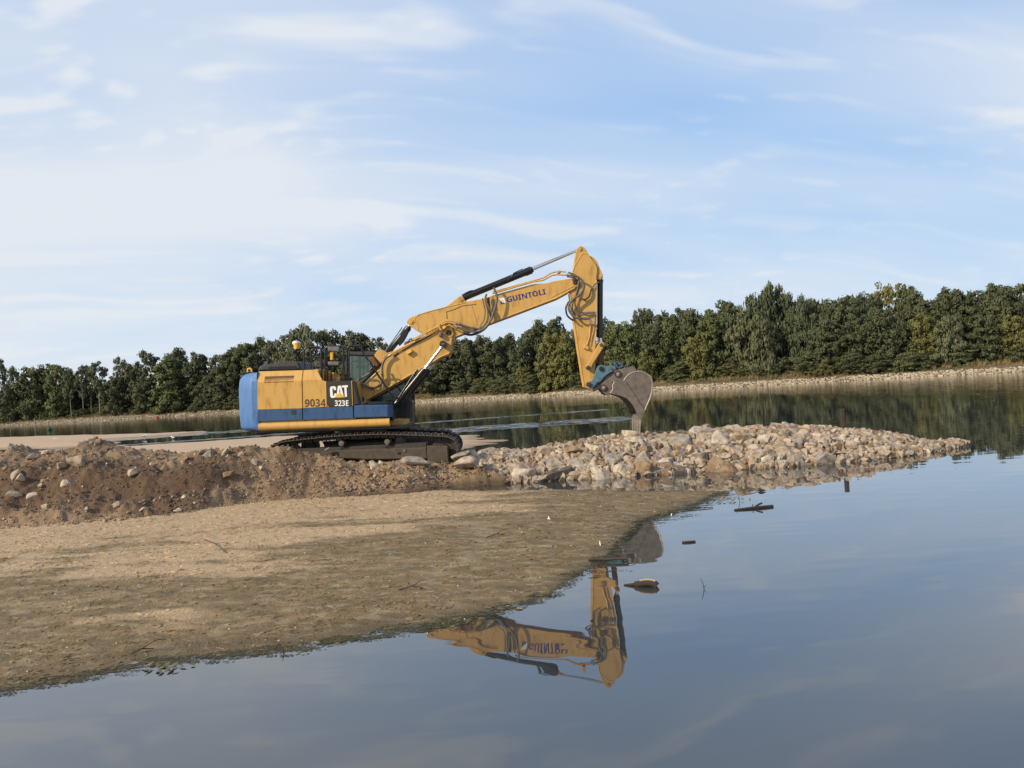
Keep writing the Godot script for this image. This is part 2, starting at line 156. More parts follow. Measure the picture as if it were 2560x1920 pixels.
# x, z, base, height, crown radius, kind, which, place
const TREES := [
	[-168.5, -254.1, 2.0, 19.5, 2.8, "A", "left one of two: ", 0],
	[-160.8, -246.0, 1.4, 11.4, 3.7, "O", "leftmost of three: ", 0],
	[-160.0, -248.1, 1.8, 16.9, 3.0, "A", "right one of two: ", 0],
	[-160.6, -252.1, 2.1, 12.2, 3.5, "O", "middle one of three: ", 0],
	[-153.0, -244.6, 1.7, 16.1, 4.7, "O", "rightmost of three: ", 0],
	[-148.9, -244.8, 1.9, 16.9, 4.9, "G", "left one of two: ", 1],
	[-140.8, -239.5, 1.7, 16.2, 4.7, "G", "right one of two: ", 1],
	[-135.3, -235.8, 1.6, 14.5, 2.6, "A", "", 1],
	[-137.9, -242.9, 2.1, 12.1, 3.5, "O", "", 1],
	[-131.9, -236.4, 1.8, 15.0, 2.9, "A", "leftmost of three: ", 2],
	[-131.6, -240.3, 2.1, 15.0, 2.7, "A", "middle one of three: ", 2],
	[-124.4, -231.9, 1.6, 15.9, 3.5, "A", "rightmost of three: ", 2],
	[-124.0, -236.6, 2.0, 9.8, 2.9, "O", "left one of two: ", 2],
	[-116.6, -230.0, 1.8, 16.5, 2.8, "A", "left one of two: ", 3],
	[-116.8, -227.3, 1.4, 11.3, 3.3, "O", "right one of two: ", 2],
	[-112.5, -229.7, 1.9, 14.2, 4.1, "O", "left one of two: ", 3],
	[-107.2, -227.5, 1.9, 17.6, 4.4, "A", "right one of two: ", 3],
	[-106.1, -222.7, 1.4, 10.6, 4.1, "O", "right one of two: ", 3],
	[-99.6, -230.5, 2.2, 17.6, 5.1, "O", "left one of two: ", 4],
	[-96.2, -220.0, 1.6, 15.4, 7.4, "G", "", 4],
	[-89.1, -220.1, 1.9, 15.2, 4.4, "O", "right one of two: ", 4],
	[-84.0, -213.4, 1.4, 9.0, 4.1, "O", "leftmost of five: ", 5],
	[-83.6, -219.5, 2.0, 14.5, 3.3, "A", "", 5],
	[-78.5, -215.8, 1.9, 15.3, 4.5, "O", "fourth from left of five: ", 5],
	[-76.3, -219.8, 2.2, 16.9, 4.9, "O", "rightmost of five: ", 5],
	[-78.3, -211.0, 1.4, 9.3, 4.3, "O", "second from left of five: ", 5],
	[-77.7, -212.3, 1.6, 14.5, 4.2, "O", "middle one of five: ", 5],
	[-73.9, -213.9, 1.9, 16.8, 4.9, "G", "", 5],
	[-69.0, -207.0, 1.4, 13.9, 4.0, "O", "left one of two: ", 6],
	[-69.4, -217.0, 2.2, 18.3, 5.3, "O", "right one of two: ", 6],
	[-63.2, -207.8, 1.8, 17.4, 5.0, "S", "left one of two: ", 6],
	[-58.3, -202.5, 1.4, 15.3, 4.4, "S", "right one of two: ", 6],
	[-57.1, -208.8, 2.0, 20.2, 6.8, "A", "", 6],
	[-50.6, -202.6, 1.8, 19.3, 5.8, "S", "", 7],
	[-45.5, -205.8, 2.1, 17.8, 5.2, "O", "left one of two: ", 7],
	[-39.3, -198.0, 1.8, 16.6, 5.6, "O", "right one of two: ", 7],
	[-34.7, -198.4, 2.0, 14.8, 4.8, "A", "", 8],
	[-29.1, -189.4, 1.6, 11.2, 4.6, "O", "left one of two: ", 8],
	[-23.6, -191.1, 2.0, 13.4, 4.7, "O", "right one of two: ", 8],
	[-17.1, -182.1, 1.7, 12.0, 5.2, "O", "leftmost of three: ", 9],
	[-11.5, -181.2, 1.9, 12.0, 5.5, "O", "rightmost of three: ", 9],
	[-13.5, -184.4, 2.0, 12.3, 3.6, "O", "middle one of three: ", 9],
	[-9.5, -178.0, 1.8, 12.2, 3.5, "O", "leftmost of five: ", 10],
	[-7.1, -180.2, 2.0, 12.5, 3.6, "O", "second from left of five: ", 10],
	[-4.1, -173.4, 1.7, 11.9, 3.5, "O", "middle one of five: ", 10],
	[-1.7, -174.7, 1.9, 11.3, 3.3, "O", "fourth from left of five: ", 10],
	[0.4, -177.3, 2.1, 12.0, 3.5, "O", "rightmost of five: ", 10],
	[2.6, -169.8, 1.8, 11.0, 3.2, "O", "leftmost of four: ", 11],
	[5.4, -174.1, 2.1, 12.7, 3.7, "O", "second from left of four: ", 11],
	[7.4, -175.6, 2.2, 14.8, 4.3, "O", "third from left of four: ", 11],
	[10.3, -169.7, 2.2, 14.2, 4.1, "O", "rightmost of four: ", 11],
	[8.5, -159.2, 1.4, 11.3, 3.3, "Y", "right one of two: ", 11],
	[11.2, -156.4, 1.6, 11.3, 3.3, "Y", "", 12],
	[13.0, -159.4, 1.9, 10.1, 2.9, "O", "left one of two: ", 12],
	[15.4, -162.9, 2.2, 12.2, 3.5, "O", "right one of two: ", 12],
	[2.3, -165.5, 1.3, 5.0, 2.0, "Y", "left one of two: ", 11],
	[6.8, -161.1, 1.3, 8.5, 2.5, "S", "", 11],
	[19.6, -155.0, 2.1, 12.5, 3.6, "O", "", 13],
	[20.6, -146.6, 1.8, 11.6, 3.4, "G", "left one of two: ", 13],
	[22.0, -143.4, 1.7, 11.5, 3.3, "G", "right one of two: ", 13],
	[25.9, -154.9, 2.3, 13.6, 1.6, "A", "", 14],
	[28.2, -155.8, 2.3, 13.5, 3.9, "O", "leftmost of three: ", 14],
	[29.8, -152.7, 2.3, 12.9, 3.8, "O", "rightmost of three: ", 14],
	[26.2, -139.5, 1.6, 10.1, 2.9, "O", "middle one of three: ", 14],
	[29.2, -139.9, 1.8, 11.7, 3.4, "G", "", 14],
	[31.7, -140.7, 1.9, 12.1, 3.5, "O", "leftmost of three: ", 15],
	[33.0, -137.7, 1.8, 11.9, 3.4, "O", "middle one of three: ", 15],
	[35.2, -140.8, 2.0, 11.0, 3.2, "O", "rightmost of three: ", 15],
	[32.3, -133.1, 1.3, 7.9, 2.3, "Y", "", 15],
	[24.3, -138.0, 1.3, 5.9, 1.7, "Y", "", 14],
	[35.4, -134.0, 1.6, 11.8, 3.4, "G", "", 15],
	[40.5, -144.5, 2.2, 13.2, 3.8, "O", "left one of two: ", 16],
	[41.4, -139.5, 2.1, 12.6, 3.6, "O", "right one of two: ", 16],
	[40.2, -131.1, 1.6, 11.7, 3.4, "S", "", 16],
	[41.9, -131.3, 1.7, 13.8, 3.3, "P", "leftmost of four: ", 17],
	[44.0, -131.1, 1.8, 15.0, 3.6, "P", "second from left of four: ", 17],
	[47.1, -132.7, 1.9, 14.5, 3.5, "P", "third from left of four: ", 17],
	[47.9, -129.9, 1.9, 13.2, 3.2, "P", "rightmost of four: ", 17],
	[41.6, -127.4, 1.3, 10.3, 3.0, "S", "", 17],
	[48.8, -127.0, 1.7, 12.3, 2.9, "P", "leftmost of three: ", 18],
	[51.1, -129.0, 1.9, 11.8, 2.8, "P", "middle one of three: ", 18],
	[51.9, -130.8, 2.0, 11.7, 2.8, "P", "rightmost of three: ", 18],
	[51.6, -126.3, 1.8, 11.1, 3.2, "O", "leftmost of three: ", 18],
	[55.6, -133.2, 2.2, 11.4, 3.3, "O", "rightmost of three: ", 18],
	[54.0, -124.8, 1.8, 11.2, 3.3, "O", "leftmost of three: ", 19],
	[56.8, -127.7, 2.0, 11.3, 3.3, "O", "middle one of three: ", 19],
	[58.5, -126.7, 2.0, 12.1, 2.9, "P", "", 19],
	[61.1, -129.7, 2.2, 11.6, 3.4, "O", "leftmost of three: ", 20],
	[65.6, -133.9, 2.3, 13.6, 2.5, "T", "left one of two: ", 20],
	[66.8, -130.7, 2.3, 12.9, 2.0, "T", "right one of two: ", 20],
	[67.1, -128.2, 2.2, 12.0, 3.5, "O", "rightmost of three: ", 20],
	[66.1, -124.1, 2.1, 11.0, 3.2, "O", "leftmost of four: ", 21],
	[65.1, -120.0, 1.9, 10.0, 2.9, "O", "second from left of four: ", 21],
	[62.2, -115.9, 1.6, 7.6, 2.3, "Y", "", 21],
	[67.4, -120.8, 2.0, 10.5, 3.0, "O", "third from left of four: ", 21],
	[68.0, -118.1, 1.9, 10.9, 3.2, "O", "rightmost of four: ", 21],
	[64.3, -112.7, 1.3, 7.5, 2.6, "S", "", 21],
	[70.5, -118.8, 2.0, 10.4, 3.0, "O", "leftmost of three: ", 22],
	[72.9, -119.6, 2.1, 10.2, 3.0, "O", "middle one of three: ", 22],
	[68.0, -110.3, 1.3, 7.0, 2.4, "O", "rightmost of three: ", 22],
	[73.6, -116.8, 2.0, 10.7, 3.1, "O", "left one of two: ", 23],
	[73.3, -113.4, 1.9, 10.3, 3.0, "O", "right one of two: ", 23],
	[76.1, -115.1, 2.0, 10.6, 3.1, "G", "", 23],
	[71.3, -108.7, 1.4, 6.5, 2.1, "Y", "", 23],
	[54.2, -120.0, 1.4, 8.7, 2.8, "O", "rightmost of three: ", 19],
	[57.2, -118.0, 1.4, 9.0, 2.7, "O", "middle one of three: ", 20],
	[50.3, -121.9, 1.3, 8.3, 2.6, "O", "middle one of three: ", 18],
]
const ZONES := [
	"near the left end of the far bank",
	"on the bank behind the green buoy",
	"between the green buoy and the red one",
	"just left of the red buoy",
	"just right of the red buoy",
	"behind the excavator's blue tail",
	"behind the excavator's engine hood",
	"behind the excavator's handrails",
	"behind the excavator's lower boom",
	"below the excavator's raised boom",
	"below the blue boom lettering",
	"beside the excavator's arm hoses",
	"behind the excavator's upright arm",
	"above the excavator's bucket",
	"right of the excavator's bucket",
	"beyond the jetty's left half",
	"beyond the middle of the jetty",
	"in the tall clump beyond the jetty",
	"left of the brown post",
	"behind the brown post",
	"right of the brown post",
	"beyond the jetty's tip",
	"right of the jetty's tip",
	"at the right end of the far bank",
]
const TREE_WORDS := {"A": "airy thin-trunked tree", "O": "dark round-crowned tree", "G": "bright green leafy tree", "S": "grey-green drooping tree", "P": "tall pointed tree", "Y": "small yellowing tree", "T": "high yellow-green spreading tree"}
const SUN := Vector3(-0.70, 0.50, 0.52)

class MB:
	var v := PackedVector3Array()
	var n := PackedVector3Array()
	var c := PackedColorArray()
	var tint := Color.WHITE
	var colored := false
	func tri(a: Vector3, b: Vector3, d: Vector3, na: Vector3, nb: Vector3, nd: Vector3) -> void:
		if (b - a).cross(d - a).dot(na + nb + nd) > 0.0:
			v.append(a); v.append(d); v.append(b)
			n.append(na); n.append(nd); n.append(nb)
		else:
			v.append(a); v.append(b); v.append(d)
			n.append(na); n.append(nb); n.append(nd)
		if colored:
			c.append(tint); c.append(tint); c.append(tint)
	func flat(a: Vector3, b: Vector3, d: Vector3, out: Vector3) -> void:
		var m := (b - a).cross(d - a)
		if m.length_squared() < 1e-14:
			return
		m = m.normalized()
		if m.dot(out) < 0.0:
			m = -m
		tri(a, b, d, m, m, m)
	func quad(a: Vector3, b: Vector3, d: Vector3, e: Vector3, out: Vector3) -> void:
		flat(a, b, d, out)
		flat(a, d, e, out)
	func prism(p: PackedVector2Array, z0: float, z1: float, bev := 0.0) -> void:
		var k := p.size()
		var area := 0.0
		for i in k:
			var q := p[(i + 1) % k]
			area += p[i].x * q.y - q.x * p[i].y
		var s := 1.0 if area > 0 else -1.0
		var inner := PackedVector2Array()
		for i in k:
			var e0 := (p[i] - p[(i + k - 1) % k]).normalized()
			var e1 := (p[(i + 1) % k] - p[i]).normalized()
			var n0 := Vector2(e0.y, -e0.x) * s
			var n1 := Vector2(e1.y, -e1.x) * s
			var m := n0 + n1
			var l := m.length()
			m = m / l if l > 0.05 else n0
			inner.append(p[i] - m * bev / maxf(0.45, m.dot(n0)))
		var idx := Geometry2D.triangulate_polygon(inner if bev > 0.0 else p)
		var cap := inner if bev > 0.0 else p
		if idx.is_empty():
			cap = p
			idx = Geometry2D.triangulate_polygon(p)
		for t in range(0, idx.size(), 3):
			for side in 2:
				var z := z1 if side == 0 else z0
				var o := Vector3(0, 0, 1 if side == 0 else -1)
				flat(Vector3(cap[idx[t]].x, cap[idx[t]].y, z), Vector3(cap[idx[t + 1]].x, cap[idx[t + 1]].y, z), Vector3(cap[idx[t + 2]].x, cap[idx[t + 2]].y, z), o)
		for i in k:
			var j := (i + 1) % k
			var e := p[j] - p[i]
			var o := Vector3(e.y, -e.x, 0) * s
			quad(Vector3(p[i].x, p[i].y, z0 + bev), Vector3(p[j].x, p[j].y, z0 + bev), Vector3(p[j].x, p[j].y, z1 - bev), Vector3(p[i].x, p[i].y, z1 - bev), o)
			if bev > 0.0:
				quad(Vector3(p[i].x, p[i].y, z1 - bev), Vector3(p[j].x, p[j].y, z1 - bev), Vector3(cap[j].x, cap[j].y, z1), Vector3(cap[i].x, cap[i].y, z1), o + Vector3(0, 0, o.length()))
				quad(Vector3(p[i].x, p[i].y, z0 + bev), Vector3(p[j].x, p[j].y, z0 + bev), Vector3(cap[j].x, cap[j].y, z0), Vector3(cap[i].x, cap[i].y, z0), o - Vector3(0, 0, o.length()))
	func box(at: Vector3, size: Vector3, bev := 0.0) -> void:
		var h := size * 0.5
		var p := PackedVector2Array([Vector2(at.x - h.x, at.y - h.y), Vector2(at.x + h.x, at.y - h.y), Vector2(at.x + h.x, at.y + h.y), Vector2(at.x - h.x, at.y + h.y)])
		prism(p, at.z - h.z, at.z + h.z, bev)
	func cone(a: Vector3, b: Vector3, r0: float, r1: float, sides := 14, caps := true) -> void:
		var d := (b - a).normalized()
		var x := d.cross(Vector3.UP if absf(d.y) < 0.9 else Vector3.RIGHT).normalized()
		var y := d.cross(x)
		for i in sides:
			var t0 := TAU * i / sides
			var t1 := TAU * (i + 1) / sides
			var m0 := x * cos(t0) + y * sin(t0)
			var m1 := x * cos(t1) + y * sin(t1)
			tri(a + m0 * r0, a + m1 * r0, b + m1 * r1, m0, m1, m1)
			tri(a + m0 * r0, b + m1 * r1, b + m0 * r1, m0, m1, m0)
			if caps:
				flat(a, a + m0 * r0, a + m1 * r0, -d)
				flat(b, b + m0 * r1, b + m1 * r1, d)
	func tube(p: PackedVector3Array, r: float, sides := 8, r_end := -1.0) -> void:
		var k := p.size()
		if r_end < 0.0:
			r_end = r
		var x := Vector3.ZERO
		var rings: Array[PackedVector3Array] = []
		var norms: Array[PackedVector3Array] = []
		for i in k:
			var d := (p[mini(i + 1, k - 1)] - p[maxi(i - 1, 0)]).normalized()
			if i == 0:
				x = d.cross(Vector3.UP if absf(d.y) < 0.9 else Vector3.RIGHT).normalized()
			else:
				x = (x - d * x.dot(d)).normalized()
			var y := d.cross(x)
			var ring := PackedVector3Array()
			var nn := PackedVector3Array()
			var rr := lerpf(r, r_end, float(i) / maxf(1.0, k - 1))
			for j in sides + 1:
				var t := TAU * j / sides
				var m := x * cos(t) + y * sin(t)
				nn.append(m)
				ring.append(p[i] + m * rr)
			rings.append(ring)
			norms.append(nn)
		for i in k - 1:
			for j in sides:
				tri(rings[i][j], rings[i][j + 1], rings[i + 1][j + 1], norms[i][j], norms[i][j + 1], norms[i + 1][j + 1])
				tri(rings[i][j], rings[i + 1][j + 1], rings[i + 1][j], norms[i][j], norms[i + 1][j + 1], norms[i + 1][j])
		for e in 2:
			var o := (p[0] - p[1]) if e == 0 else (p[k - 1] - p[k - 2])
			var q := 0 if e == 0 else k - 1
			for j in sides:
				flat(p[q], rings[q][j], rings[q][j + 1], o)
	func ribbon(p: PackedVector2Array, z0: float, z1: float) -> void:   # a bent sheet along p, smooth
		var k := p.size()
		var nn := PackedVector3Array()
		for i in k:
			var d := (p[mini(i + 1, k - 1)] - p[maxi(i - 1, 0)]).normalized()
			nn.append(Vector3(-d.y, d.x, 0))
		for i in k - 1:
			var a := Vector3(p[i].x, p[i].y, z0)
			var b := Vector3(p[i + 1].x, p[i + 1].y, z0)
			var a1 := Vector3(p[i].x, p[i].y, z1)
			var b1 := Vector3(p[i + 1].x, p[i + 1].y, z1)
			tri(a, b, b1, nn[i], nn[i + 1], nn[i + 1])
			tri(a, b1, a1, nn[i], nn[i + 1], nn[i])
	func mesh() -> ArrayMesh:
		var a := []
		a.resize(Mesh.ARRAY_MAX)
		a[Mesh.ARRAY_VERTEX] = v
		a[Mesh.ARRAY_NORMAL] = n
		if colored:
			a[Mesh.ARRAY_COLOR] = c
		var m := ArrayMesh.new()
		m.add_surface_from_arrays(Mesh.PRIMITIVE_TRIANGLES, a)
		return m

var used := {}
var rng := RandomNumberGenerator.new()
var M := {}

func numbered(called: String) -> String:
	if not used.has(called):
		used[called] = 0
		return called
	used[called] += 1
	return "%s_%03d" % [called, used[called]]

func put(called: String, mesh: Mesh, m: Material, parent: Node = self) -> MeshInstance3D:
	var o := MeshInstance3D.new()
	o.mesh = mesh
	o.material_override = m
	if parent == self:
		o.name = numbered(called)
		add_child(o)
	else:
		var k := 0
		var nm := called
		while parent.has_node(NodePath(nm)):
			k += 1
			nm = "%s_%03d" % [called, k]
		o.name = nm
		parent.add_child(o)
	return o

func part(called: String, mb: MB, m: Material, parent: Node = self) -> MeshInstance3D:
	return put(called, mb.mesh(), m, parent)

func tag(o: Node3D, label: String, category: String, group := "") -> Node3D:
	o.set_meta("label", label)
	o.set_meta("category", category)
	if group != "":
		o.set_meta("group", group)
	return o

func thing(called: String, label: String, category: String, at := Vector3.ZERO, group := "") -> Node3D:
	var o := Node3D.new()
	o.name = numbered(called)
	add_child(o)
	o.position = at
	tag(o, label, category, group)
	return o

func structure(o: Node3D, label: String) -> void:
	o.set_meta("kind", "structure")
	o.set_meta("label", label)

func P(key: String) -> PackedVector2Array:
	var a: Array = G[key]
	var p := PackedVector2Array()
	for i in range(0, a.size(), 2):
		p.append(Vector2(a[i], a[i + 1]))
	return p

func V(key: String, z: float) -> PackedVector3Array:
	var p := PackedVector3Array()
	for q in P(key):
		p.append(Vector3(q.x, q.y, z))
	return p

func bend(p: PackedVector3Array, sub := 5) -> PackedVector3Array:   # a smooth curve through the points
	var o := PackedVector3Array()
	var k := p.size()
	for i in k - 1:
		var a := p[maxi(i - 1, 0)]
		var d := p[mini(i + 2, k - 1)]
		for j in sub:
			o.append(p[i].cubic_interpolate(p[i + 1], a, d, float(j) / sub))
	o.append(p[k - 1])
	return o

func bend2(p: PackedVector2Array, sub := 4) -> PackedVector2Array:
	var o := PackedVector2Array()
	var k := p.size()
	for i in k - 1:
		for j in sub:
			o.append(p[i].cubic_interpolate(p[i + 1], p[maxi(i - 1, 0)], p[mini(i + 2, k - 1)], float(j) / sub))
	o.append(p[k - 1])
	return o

func rounded(p: PackedVector2Array) -> PackedVector2Array:   # one corner-cutting pass on a closed outline
	var o := PackedVector2Array()
	var k := p.size()
	for i in k:
		var a := p[i]
		var b := p[(i + 1) % k]
		var l := a.distance_to(b)
		var t := minf(0.25, 0.05 / maxf(l, 0.001))
		o.append(a.lerp(b, t))
		o.append(a.lerp(b, 1.0 - t))
	return o

func lin(r: float, g: float, b: float, a := 1.0) -> Color:   # a real-world base colour
	return Color(r, g, b, a).linear_to_srgb()

func noise(freq: float, octaves: int, sd: int, kind := FastNoiseLite.TYPE_SIMPLEX_SMOOTH) -> FastNoiseLite:
	var f := FastNoiseLite.new()
	f.noise_type = kind
	f.frequency = freq
	f.fractal_octaves = octaves
	f.seed = sd
	return f

func ramp(stops: Array) -> Gradient:
	var g := Gradient.new()
	var off := PackedFloat32Array()
	var col := PackedColorArray()
	for s in stops:
		off.append(s[0])
		col.append(s[1])
	g.offsets = off
	g.colors = col
	return g

func noise_tex(f: FastNoiseLite, size: int, g: Gradient = null, as_normal := false, bump := 4.0) -> NoiseTexture2D:
	var t := NoiseTexture2D.new()
	t.width = size
	t.height = size
	t.seamless = true
	t.noise = f
	if g:
		t.color_ramp = g
	t.as_normal_map = as_normal
	t.bump_strength = bump
	return t

func mat(called: String, color: Color, rough := 0.6, metal := 0.0) -> StandardMaterial3D:
	var m := StandardMaterial3D.new()
	m.resource_name = called
	m.albedo_color = color
	m.roughness = rough
	m.metallic = metal
	M[called] = m
	return m

func skin(m: StandardMaterial3D, tex: Texture2D, scale: float, world := false) -> void:
	m.albedo_texture = tex
	m.uv1_triplanar = true
	m.uv1_world_triplanar = world
	m.uv1_scale = Vector3.ONE * scale

func relief(m: StandardMaterial3D, tex: Texture2D, cm: float) -> void:
	m.heightmap_enabled = true
	m.heightmap_texture = tex
	m.heightmap_scale = cm
	m.heightmap_deep_parallax = false

func sstep(a: float, b: float, x: float) -> float:
	return smoothstep(a, b, x)

func along(t: Array, x: float) -> float:   # piecewise linear through [x, y] pairs
	if x <= t[0][0]:
		return t[0][1]
	for i in range(1, t.size()):
		if x < t[i][0]:
			return lerpf(t[i - 1][1], t[i][1], (x - t[i - 1][0]) / (t[i][0] - t[i - 1][0]))
	return t[t.size() - 1][1]

func _ready() -> void:
	rng.seed = 7
	camera_and_light()
	materials()
	river()
	far_bank()
	sand_bars()
	sand_spit()
	earth_bank()
	jetty()
	trees()
	excavator()
	boulders()
	debris()

func camera_and_light() -> void:
	var cam := Camera3D.new()
	cam.name = "camera"
	cam.fov = 53.03
	cam.near = 0.1
	cam.far = 4000.0
	cam.position = Vector3(0, 2.1, 0)
	cam.rotation = Vector3(atan(9.8 / 1924.6), 0, -atan(0.0625))
	cam.current = true
	add_child(cam)
	var env := Environment.new()
	env.background_mode = Environment.BG_SKY
	env.tonemap_mode = Environment.TONE_MAPPER_LINEAR
	env.tonemap_exposure = 1.0
	env.sdfgi_enabled = true
	env.ssao_enabled = true
	env.ssil_enabled = true
	var sky := Sky.new()
	var pm := PanoramaSkyMaterial.new()
	pm.panorama = ImageTexture.create_from_image(sky_image())
	sky.sky_material = pm
	env.sky = sky
	var we := WorldEnvironment.new()
	we.name = "daylight"
	we.environment = env
	add_child(we)
	var sun := DirectionalLight3D.new()
	sun.name = "sun"
	sun.light_energy = 1.55
	sun.light_color = Color(1.0, 0.93, 0.81)
	sun.light_angular_distance = 0.6
	sun.shadow_enabled = true
	add_child(sun)
	sun.look_at_from_position(SUN * 50.0, Vector3.ZERO)

func sky_image() -> Image:
	var w := 2304
	var h := 1152
	var data := PackedFloat32Array()
	data.resize(w * h * 3)
	var veil := noise(0.75, 4, 37)
	veil.fractal_gain = 0.42
	var wisp := noise(1.5, 4, 29)
	var warp := noise(0.6, 2, 5)
	var low := Color(0.56, 0.735, 0.92)
	var mid := Color(0.42, 0.62, 0.90)
	var high := Color(0.255, 0.465, 0.83)
	var top := Color(0.15, 0.29, 0.66)
	var white := Color(0.79, 0.83, 0.885)
	var flat_sun := Vector2(SUN.x, SUN.z).normalized()
	for y in h / 2 + 2:
		var el := PI * (0.5 - (y + 0.5) / h)
		var s := maxf(sin(el), 0.0)
		var base := low.lerp(mid, sstep(0.02, 0.26, s)).lerp(high, sstep(0.18, 0.50, s)).lerp(top, sstep(0.45, 1.0, s))
		for x in w:
			var az := TAU * (x + 0.5) / w
			var d := Vector3(sin(az) * cos(el), s, -cos(az) * cos(el))
			# thin cloud lies on a high flat layer, so it draws out towards the horizon
			var k := 1.0 / (s + 0.20)
			var px := d.x * k
			var pz := d.z * k
			var q := warp.get_noise_2d(px, pz)
			var a := veil.get_noise_2d(px * 0.45 + q * 0.25, pz * 1.25 + px * 0.18)
			var b := wisp.get_noise_2d(px * 0.8 + q * 0.7 + 7.0, pz * 2.6 + px * 0.5 - q * 0.5)
			var f := wisp.get_noise_2d(px * 1.6 + q * 1.1 - 11.0, pz * 6.5 + px * 1.3 - q * 0.9)
			var toward := 0.5 + 0.5 * Vector2(d.x, d.z).normalized().dot(flat_sun) * cos(el)
			var cover := 0.03 + 1.25 * toward + a * 0.75 + 0.38 * exp(-pow((s - 0.20) / 0.13, 2.0))
			cover = maxf(cover, 0.0)
			cover += 0.55 * sstep(0.06, 0.60, b) * (0.30 + cover) + 0.22 * sstep(0.25, 0.6, f)
			cover *= lerpf(1.0, 0.6, sstep(0.28, 0.50, s))
			cover = clampf(cover, 0.0, 0.93)
			var c := base.lerp(white, cover)
			var i := (y * w + x) * 3
			data[i] = c.r
			data[i + 1] = c.g
			data[i + 2] = c.b
	for y in range(h / 2 + 2, h):
		for x in w:
			var i := (y * w + x) * 3
			data[i] = 0.16
			data[i + 1] = 0.16
			data[i + 2] = 0.14
	return Image.create_from_data(w, h, false, Image.FORMAT_RGBF, data.to_byte_array())

